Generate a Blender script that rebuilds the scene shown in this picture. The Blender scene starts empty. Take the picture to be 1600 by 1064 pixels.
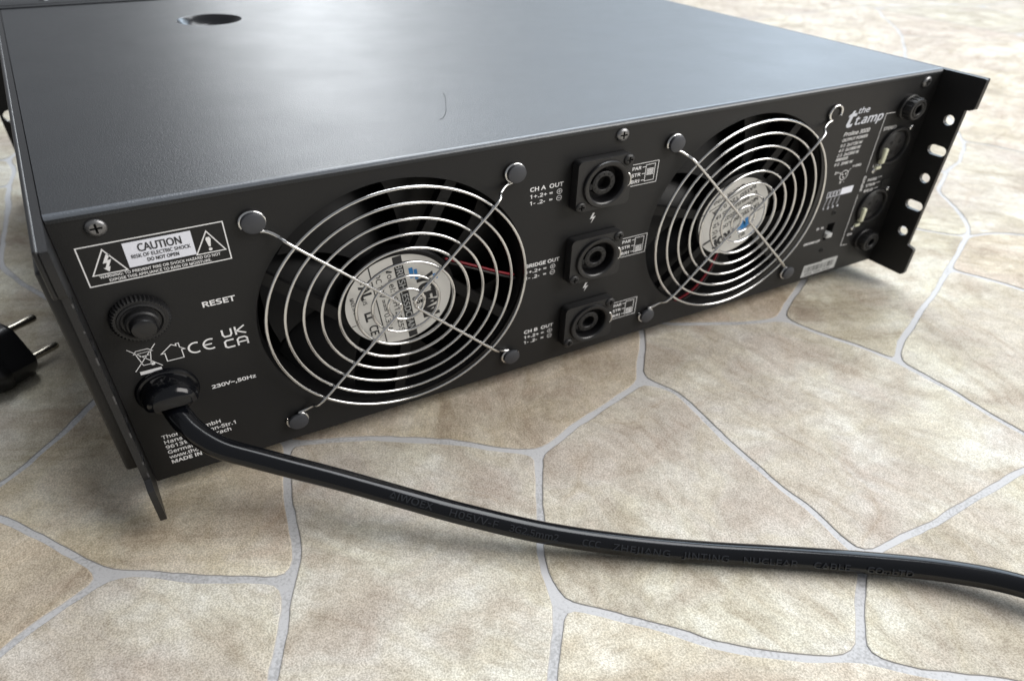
import bpy, bmesh, math, random
from mathutils import Vector, Matrix, noise
random.seed(7)
R_ = math.radians
# ---------------------------------------------------------------- units
# everything below is written in millimetres: x right, y away from the viewer, z up;
# the rear panel of the amplifier stands at y = 0 and the floor at z = -10.
UY, UZ = 0.98926, 0.81803        # proportions of the set as the photograph shows it
def cv(x, y, z):
    return Vector((x * .001, y * .001 * UY, z * .001 * UZ))

scene = bpy.context.scene
col = scene.collection
# ---------------------------------------------------------------- camera
cam_d = bpy.data.cameras.new('camera')
cam = bpy.data.objects.new('camera', cam_d); col.objects.link(cam)
scene.camera = cam
cam.matrix_world = Matrix(((0.86712757, 0.32301050, -0.37914905, 0.017529), (-0.49778025, 0.58866276, -0.63693875, -0.244053), (0.01745302, 0.74104006, 0.67123396, 0.193081), (0, 0, 0, 1)))
cam_d.sensor_fit = 'HORIZONTAL'; cam_d.sensor_width = 36.0
cam_d.lens = 1077.5 / 1600 * 36
cam_d.shift_x = 0.0085; cam_d.shift_y = 0.1252
cam_d.clip_start = 0.01; cam_d.clip_end = 60
cam_d.dof.use_dof = True
cam_d.dof.focus_distance = 0.262
cam_d.dof.aperture_fstop = 13.0
# ---------------------------------------------------------------- world and window light
world = bpy.data.worlds.new('World'); scene.world = world
world.use_nodes = True
bgn = world.node_tree.nodes['Background']
bgn.inputs[0].default_value = (0.92, 0.95, 1.0, 1); bgn.inputs[1].default_value = 0.30
def window(name, az, dist, w, h, zc, power, colr):
    ld = bpy.data.lights.new(name, 'AREA'); ld.shape = 'RECTANGLE'
    ld.size = w; ld.size_y = h; ld.energy = power; ld.color = colr
    o = bpy.data.objects.new(name, ld); col.objects.link(o)
    p = Vector((math.sin(R_(az)) * dist, math.cos(R_(az)) * dist, zc))
    o.location = p
    d = Vector((-math.sin(R_(az)), -math.cos(R_(az)), 0))
    o.rotation_euler = d.to_track_quat('-Z', 'Z').to_euler()
    return o
window('window_light', 21.5, 9.0, 1.7, 6.6, 4.2, 265, (0.93, 0.97, 1.0))
window('window_light', 63, 9.0, 5.4, 6.6, 4.2, 430, (0.72, 0.86, 1.0))
window('window_light', 37, 9.0, 4.4, 4.2, 5.6, 215, (0.68, 0.84, 1.0))
# the big pane high up behind and to the right, the main light on the floor
kd = bpy.data.lights.new('skylight', 'AREA'); kd.shape = 'RECTANGLE'; kd.size = 2.4; kd.size_y = 2.8; kd.energy = 158; kd.color = (0.95, 0.975, 1.0)
key = bpy.data.objects.new('skylight', kd); col.objects.link(key)
key.location = (1.7, 1.9, 3.6)
key.rotation_euler = (Vector((.2, 0, 0)) - key.location).to_track_quat('-Z', 'Z').to_euler()
rd = bpy.data.lights.new('room_window', 'AREA'); rd.shape = 'RECTANGLE'; rd.size = 1.4; rd.size_y = 1.3; rd.energy = 52; rd.color = (1.0, 0.97, 0.93)
rl = bpy.data.objects.new('room_window', rd); col.objects.link(rl)
rl.location = (1.55, -1.05, 1.25)
rl.rotation_euler = (Vector((.2, 0, 0)) - rl.location).to_track_quat('-Z', 'Z').to_euler()
scene.view_settings.view_transform = 'Standard'
scene.view_settings.look = 'None'
scene.view_settings.exposure = -0.12
scene.view_settings.gamma = 1.0
# ---------------------------------------------------------------- materials
def mat(name, base, rough=.5, metal=0.0, spec=.5, coat=0.0):
    m = bpy.data.materials.new(name); m.use_nodes = True
    b = m.node_tree.nodes['Principled BSDF']
    b.inputs['Base Color'].default_value = (*base, 1); b.inputs['Roughness'].default_value = rough
    b.inputs['Metallic'].default_value = metal; b.inputs['Specular IOR Level'].default_value = spec
    b.inputs['Coat Weight'].default_value = coat
    return m
def N(m, t, **kw):
    n = m.node_tree.nodes.new(t)
    for k, v in kw.items():
        if k.startswith('i_'): n.inputs[k[2:].replace('_', ' ')].default_value = v
        else: setattr(n, k, v)
    return n
def LK(m, a, b): m.node_tree.links.new(a, b)
def ramp(m, stops, src):
    r = N(m, 'ShaderNodeValToRGB'); e = r.color_ramp.elements
    while len(e) < len(stops): e.new(.5)
    for i, (p, c) in enumerate(stops):
        e[i].position = p; e[i].color = (*c, 1) if len(c) == 3 else c
    LK(m, src, r.inputs[0]); return r
def pos(m, scale=(1, 1, 1), rot=0):
    g = N(m, 'ShaderNodeNewGeometry'); mp = N(m, 'ShaderNodeMapping')
    mp.inputs['Scale'].default_value = scale; mp.inputs['Rotation'].default_value = (0, 0, rot)
    LK(m, g.outputs['Position'], mp.inputs['Vector']); return mp.outputs[0]
def bump(m, src, strength, dist):
    b = N(m, 'ShaderNodeBump'); b.inputs['Strength'].default_value = strength; b.inputs['Distance'].default_value = dist
    LK(m, src, b.inputs['Height']); LK(m, b.outputs[0], m.node_tree.nodes['Principled BSDF'].inputs['Normal']); return b
def bsdf(m): return m.node_tree.nodes['Principled BSDF']

def paint(name, base, rough, bs, scale=1500, dust=True):
    m = mat(name, base, rough)
    n = N(m, 'ShaderNodeTexNoise'); n.inputs['Scale'].default_value = scale; n.inputs['Detail'].default_value = 2
    LK(m, pos(m), n.inputs['Vector']); bump(m, n.outputs['Fac'], bs, .00016)
    n2 = N(m, 'ShaderNodeTexNoise'); n2.inputs['Scale'].default_value = 35; n2.inputs['Detail'].default_value = 6
    LK(m, pos(m), n2.inputs['Vector'])
    r = ramp(m, [(.3, (rough - .018,) * 3), (.7, (rough + .022,) * 3)], n2.outputs['Fac'])
    LK(m, r.outputs[0], bsdf(m).inputs['Roughness'])
    if dust:
        d = N(m, 'ShaderNodeTexVoronoi'); d.inputs['Scale'].default_value = 150
        LK(m, pos(m), d.inputs['Vector'])
        sz = N(m, 'ShaderNodeTexNoise'); sz.inputs['Scale'].default_value = 60
        LK(m, pos(m), sz.inputs['Vector'])
        dr = ramp(m, [(0, (1, 1, 1)), (.045, (0, 0, 0))], d.outputs['Distance'])
        sr = ramp(m, [(.57, (0, 0, 0)), (.63, (1, 1, 1))], sz.outputs['Fac'])
        mu = N(m, 'ShaderNodeMath', operation='MULTIPLY'); LK(m, dr.outputs[0], mu.inputs[0]); LK(m, sr.outputs[0], mu.inputs[1])
        mx = N(m, 'ShaderNodeMix', data_type='RGBA'); mx.inputs[6].default_value = (*base, 1); mx.inputs[7].default_value = (.22, .21, .2, 1)
        LK(m, mu.outputs[0], mx.inputs[0]); LK(m, mx.outputs[2], bsdf(m).inputs['Base Color'])
    return m
M_COVER = paint('black_textured_paint', (.012, .0135, .016), .40, .7, 2300)
M_FOLD = paint('fold_highlight_paint', (.085, .095, .11), .30, .5, 1500, False)  # paler, bluish base colour paints in the highlight along the cover's rear bend
M_PANEL = paint('black_panel_paint', (.0105, .0105, .011), .48, .2, 1800, False); bsdf(M_PANEL).inputs['Specular IOR Level'].default_value = .35
M_SIDE = paint('black_side_paint', (.008, .008, .009), .42, .3, 1300)
M_EDGE = mat('worn_paint_edge', (.10, .10, .105), .35, .6)
M_PLAST = mat('black_plastic', (.008, .008, .009), .30)
M_PLASTM = paint('matt_black_plastic', (.010, .010, .011), .45, .4, 900, False)
M_RUB = paint('black_pvc', (.003, .0035, .005), .15, .10, 500)
bsdf(M_RUB).inputs['Specular IOR Level'].default_value = .42
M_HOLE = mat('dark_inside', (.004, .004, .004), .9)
M_FAN = mat('fan_plastic', (.004, .004, .0045), .45, spec=.25)
M_CHROME = mat('chrome_wire', (.70, .70, .70), .15, 1.0)
M_SCREWH = mat('dark_zinc_screw', (.060, .063, .072), .45, .4)
M_SCREW = mat('bright_screw', (.20, .20, .205), .36, .85)
M_PRINT = mat('white_print', (.80, .80, .81), .6)
M_PRINTD = mat('black_print', (.02, .02, .022), .6)
M_PRINTB = mat('blue_print', (.03, .22, .55), .5)
M_PRINTBOX = mat('white_print_panel', (.76, .78, .86), .6)
M_SILVER = paint('silver_label', (.66, .65, .62), .38, .1, 300, False)
M_STICK = mat('grey_white_sticker', (.45, .46, .46), .5)
M_RED = mat('red_wire', (.22, .006, .016), .4)
M_CREAM = mat('cream_plastic', (.62, .63, .48), .4)
M_BRASS = mat('nickel_pin', (.42, .39, .33), .25, 1.0)
M_LINT = mat('lint', (.012, .012, .012), .8)
M_PRINTB.diffuse_color = (0, .2, .5, 1)

# ---------------------------------------------------------------- helpers
ORG = {}
def obj(name, bm, m, parent=None, at=(0, 0, 0), smooth=False, label=None, edges=None):
    """link a bmesh (mm) as one object with its origin at 'at' (mm)"""
    if isinstance(bm, bpy.types.Mesh): me = bm
    else:
        me = bpy.data.meshes.new(name)
        for v in bm.verts: v.co = cv(*v.co)
        if smooth:
            for f in bm.faces: f.smooth = True
        bm.normal_update(); bm.to_mesh(me); bm.free()
        for q in (m if isinstance(m, (list, tuple)) else [m]): me.materials.append(q)
        if smooth == 'auto': me.set_sharp_from_angle(angle=R_(38))
    o = bpy.data.objects.new(name, me); col.objects.link(o)
    w = cv(*at); ORG[o] = w
    if parent is not None:
        o.parent = parent; o.location = w - ORG[parent]
    else: o.location = w
    if label: o['label'] = label
    return o
def thing(name, label, cat, at=(0, 0, 0)):
    o = bpy.data.objects.new(name, None); col.objects.link(o); o.empty_display_size = .02
    o.location = cv(*at); ORG[o] = cv(*at); o['label'] = label; o['category'] = cat
    return o
def dup(o, parent, at):
    c = o.copy(); col.objects.link(c); w = cv(*at); ORG[c] = w
    c.parent = parent; c.location = w - ORG[parent]
    return c
def box(bm, x0, x1, y0, y1, z0, z1, bev=0, seg=2):
    vs = [bm.verts.new(p) for p in ((x0, y0, z0), (x1, y0, z0), (x1, y1, z0), (x0, y1, z0), (x0, y0, z1), (x1, y0, z1), (x1, y1, z1), (x0, y1, z1))]
    fs = [bm.faces.new([vs[i] for i in q]) for q in ((0, 3, 2, 1), (4, 5, 6, 7), (0, 1, 5, 4), (1, 2, 6, 5), (2, 3, 7, 6), (3, 0, 4, 7))]
    if bev:
        es = list({e for f in fs for e in f.edges})
        bmesh.ops.bevel(bm, geom=es, offset=bev, segments=seg, affect='EDGES', profile=.5)
    return bm
def lathe(bm, prof, n=48, axis='y', c=(0, 0, 0), ang0=0, ang1=2 * math.pi, mi=0):
    """prof: list of (r, t) - radius and height along the axis"""
    full = abs(ang1 - ang0 - 2 * math.pi) < 1e-6
    rings = []
    for r, t in prof:
        ring = []
        for i in range(n if full else n + 1):
            a = ang0 + (ang1 - ang0) * i / n
            u, v = r * math.cos(a), r * math.sin(a)
            p = {'y': (u, t, v), 'z': (u, v, t), 'x': (t, u, v)}[axis]
            ring.append(bm.verts.new((p[0] + c[0], p[1] + c[1], p[2] + c[2])))
        rings.append(ring)
    k = len(rings[0])
    for a, b in zip(rings, rings[1:]):
        for i in range(k if full else k - 1):
            f = bm.faces.new((a[i], a[(i + 1) % k], b[(i + 1) % k], b[i])); f.material_index = mi
    for ring, (r, t) in ((rings[0], prof[0]), (rings[-1], prof[-1])):
        if r < 1e-4: bmesh.ops.remove_doubles(bm, verts=ring, dist=1e-3)
    return bm
def cap(bm, pts):
    return bm.faces.new([bm.verts.new(p) for p in pts])
def tube(bm, pts, r, n=12, closed=False, caps=True, up=None):
    P = [Vector(p) for p in pts]; L = len(P); T = []
    for i in range(L):
        a = P[(i - 1) % L] if closed or i > 0 else P[i]; b = P[(i + 1) % L] if closed or i < L - 1 else P[i]
        T.append((b - a).normalized())
    u = (Vector(up) if up else Vector((0, 1, 0)) if abs(T[0].y) < .9 else Vector((1, 0, 0)))
    rings = []
    for i in range(L):
        u = (u - T[i] * u.dot(T[i])).normalized(); v = T[i].cross(u)
        rr = r[i] if isinstance(r, (list, tuple)) else r
        rings.append([bm.verts.new(P[i] + (u * math.cos(2 * math.pi * k / n) + v * math.sin(2 * math.pi * k / n)) * rr) for k in range(n)])
    for i in range(L if closed else L - 1):
        a, b = rings[i], rings[(i + 1) % L]
        for k in range(n): bm.faces.new((a[k], a[(k + 1) % n], b[(k + 1) % n], b[k]))
    if caps and not closed: bm.faces.new(rings[0]); bm.faces.new(rings[-1][::-1])
    return bm
def bez(pts, n=8, closed=False):
    """Catmull-Rom through points"""
    P = [Vector(p) for p in pts]; out = []; L = len(P)
    for i in range(L if closed else L - 1):
        g = (lambda k: P[k % L]) if closed else (lambda k: P[min(max(k, 0), L - 1)])
        a, b, c, d = g(i - 1), g(i), g(i + 1), g(i + 2)
        for k in range(n):
            t = k / n
            out.append(.5 * ((2 * b) + (c - a) * t + (2 * a - 5 * b + 4 * c - d) * t * t + (3 * b - a - 3 * c + d) * t ** 3))
    if not closed: out.append(P[-1])
    return out
def circ(cx, cy, r, n=64, r2=None, a0=0):
    return [(cx + r * math.cos(2 * math.pi * i / n + a0), cy + (r2 or r) * math.sin(2 * math.pi * i / n + a0)) for i in range(n)]
def slot(cx, cy, half, r, n=10, vertical=False):
    pts = [(half + r * math.cos(a), r * math.sin(a)) for a in [(-.5 + i / n) * math.pi for i in range(n + 1)]]
    pts += [(-half - r * math.cos(a), -r * math.sin(a)) for a in [(-.5 + i / n) * math.pi for i in range(n + 1)]]
    return [(cx + (y if vertical else x), cy + (x if vertical else y)) for x, y in pts]
def rrect(x0, x1, y0, y1, r, n=5):
    out = []
    for cx, cy, a in ((x1 - r, y1 - r, 0), (x0 + r, y1 - r, 90), (x0 + r, y0 + r, 180), (x1 - r, y0 + r, 270)):
        out += [(cx + r * math.cos(R_(a + 90 * k / n)), cy + r * math.sin(R_(a + 90 * k / n))) for k in range(n + 1)]
    return out
def plate(loops, t, fn, bev=0.0):
    """a flat sheet with holes: first loop outline, the others holes; fn maps (u, v, w) to mm"""
    cu = bpy.data.curves.new('sheet', 'CURVE'); cu.dimensions = '2D'; cu.fill_mode = 'BOTH'; cu.extrude = t / 2
    for lp in loops:
        s = cu.splines.new('POLY'); s.points.add(len(lp) - 1); s.use_cyclic_u = True
        for q, (u, v) in zip(s.points, lp): q.co = (u, v, 0, 1)
    o = bpy.data.objects.new('sheet', cu); me = bpy.data.meshes.new_from_object(o)
    bm = bmesh.new(); bm.from_mesh(me)
    bmesh.ops.remove_doubles(bm, verts=bm.verts, dist=1e-4)
    for v in bm.verts: v.co = Vector(fn(v.co.x, v.co.y, v.co.z))
    bmesh.ops.recalc_face_normals(bm, faces=bm.faces)
    bpy.data.objects.remove(o); bpy.data.curves.remove(cu); bpy.data.meshes.remove(me)
    return bm
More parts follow.
